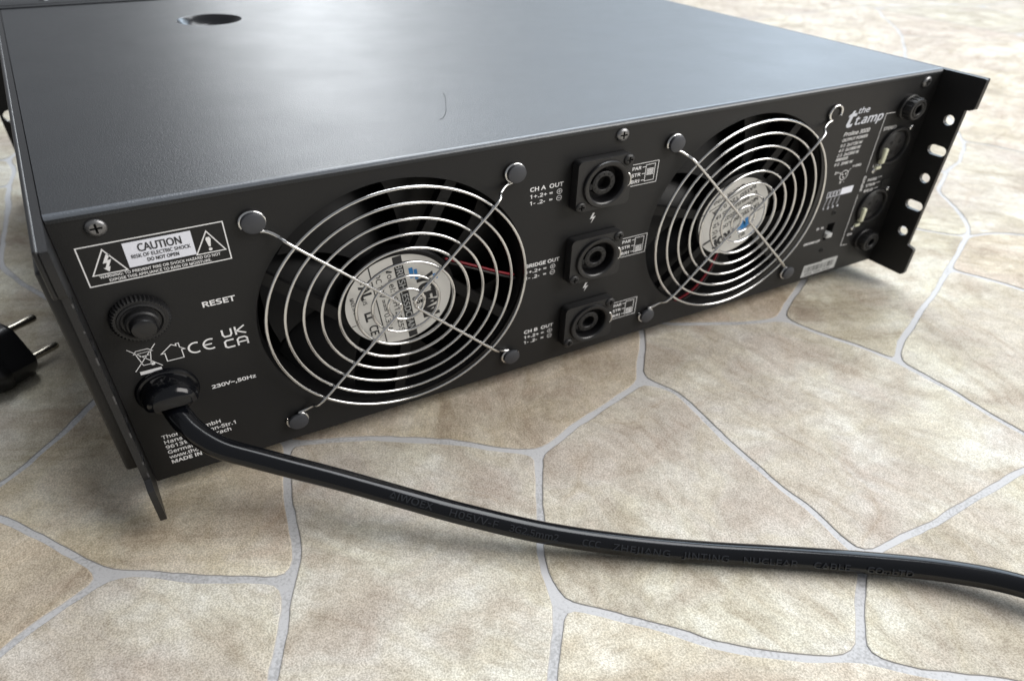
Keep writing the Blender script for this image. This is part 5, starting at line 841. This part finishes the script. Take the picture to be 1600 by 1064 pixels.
words = (('AIWOEX', 77.4, 89.8), ('H05VV-F', 94.4, 108.6), ('3G2.5mm2', 111.8, 126.4), ('CCC', 133.4, 139.2), ('ZHEJIANG', 143, 161), ('JINTING', 165, 179.3), ('NUCLEAR', 183.3, 200.2), ('CABLE', 204.9, 216.1), ('CO.,LTD', 220.7, 233.8))
for s, xa, xb in words:
    sa, sb = at_x(xa), at_x(xb)
    g = glyphs(s, 2.5, sb - sa, bold=.015, extr=.0)
    for k in range(-1, 10):
        geo = g.verts[:] + g.edges[:] + g.faces[:]
        bmesh.ops.bisect_plane(g, geom=geo, plane_co=(0, k * .42, 0), plane_no=(0, 1, 0))
    ex = bmesh.ops.extrude_face_region(g, geom=g.faces[:])
    for v in ex['geom']:
        if isinstance(v, bmesh.types.BMVert): v.co.z += .7
    def wrap(a, b, c):
        p, ta = frame(sa + a)
        up = Vector((0, 0, 1)); up = (up - ta * up.dot(ta)).normalized(); out = up.cross(ta) if up.cross(ta).y < 0 else ta.cross(up)
        lift = 52 - 30 * (sa + a - 90) / 170      # degrees above the horizontal where the line of letters runs
        ang = R_(lift) + (b - 1.25) / CR
        return p + (out * math.cos(ang) + up * math.sin(ang)) * (CR - .12 + c)
    join(T, g, wrap)
M_EMB = mat('embossed_pvc', (.018, .020, .024), .18)  # paler than the jacket: glints on the letters put into the colour
bmesh.ops.recalc_face_normals(T, faces=T.faces)
obj('embossed_lettering', T, M_EMB, cable)

# ---------------------------------------------------------------- mains plug lying at the left
plug = thing('mains_plug', 'black two-pin mains plug with metal pins, lying left of the amplifier', 'plug', (-55, 115, FZ))
ax = Vector((.842, .539, 0)); sd = Vector((-.539, .842, 0)); upv = Vector((0, 0, 1))
# pin row direction, leaning
pr = (sd * 8.8 + upv * 16.4).normalized(); pq = ax.cross(pr).normalized()
low_tip = Vector((-26.3, 137.6, -3.2)); cen = low_tip - ax * 17.6 + pr * 9.3     # centre of the face
def P3(a, u, v): q = cen + ax * a + pr * u + pq * v; return (q.x, q.y, max(q.z, FZ + .15))
def plugbody(bm, stations, n=40):
    rings = []
    for a, rr, flat in stations:
        ring = []
        for i in range(n):
            t = 2 * math.pi * i / n; u, v = rr * math.cos(t), rr * math.sin(t)
            v = max(-flat, min(flat, v)); ring.append(bm.verts.new(P3(a, u, v)))
        rings.append(ring)
    for a, b in zip(rings, rings[1:]):
        for i in range(n): bm.faces.new((a[i], a[(i + 1) % n], b[(i + 1) % n], b[i]))
    bm.faces.new(rings[0]); bm.faces.new(rings[-1][::-1])
bm = bmesh.new(); plugbody(bm, [(0, 15.4, 12.4), (-.8, 16.6, 13.4), (-2.5, 17.4, 14), (-14, 17.8, 14.6), (-15, 18.8, 15.6), (-17.5, 19, 16), (-19, 18.6, 15.6), (-26, 15.5, 13), (-38, 9.5, 9), (-46, 7, 7), (-60, 6, 6)])
obj('body', bm, M_PLAST, plug, smooth='auto')
for s in (-1, 1):
    bm = bmesh.new()
    pts = [cen + pr * s * 9.3 + ax * a for a in (-1, .4, 8, 16.2, 17.2, 17.8)]
    tube(bm, pts, [2.3, 2.25, 2.25, 2.25, 1.7, .7], 20)
    obj('pin', bm, M_BRASS, plug, smooth='auto')
bm = bmesh.new()
q = [P3(-3, -4, -14.4), P3(-13, -4, -14.9), P3(-13, 4, -14.9), P3(-3, 4, -14.4)]
cap(bm, q); 
bm2 = bmesh.new()
for k in (-1,):
    for i in range(6): box(bm2, 0, 0.01, 0, .01, 0, .01)
bm2.free()
obj('earth_contact', bm, M_BRASS, plug)

# ---------------------------------------------------------------- a curled black hair lying on the cover
bm = bmesh.new(); tube(bm, bez([(168.6, 72.4, H + .35), (166.5, 66, H + .5), (162.2, 56.5, H + .6), (156.6, 44.8, H + .45), (151.6, 37.2, H + .3), (149.2, 35.6, H + .3)], 6), [.085] * 31, 5)
hr = obj('hair', bm, M_LINT); hr['label'] = 'short curved dark hair lying on the top cover of the amplifier'; hr['category'] = 'hair'
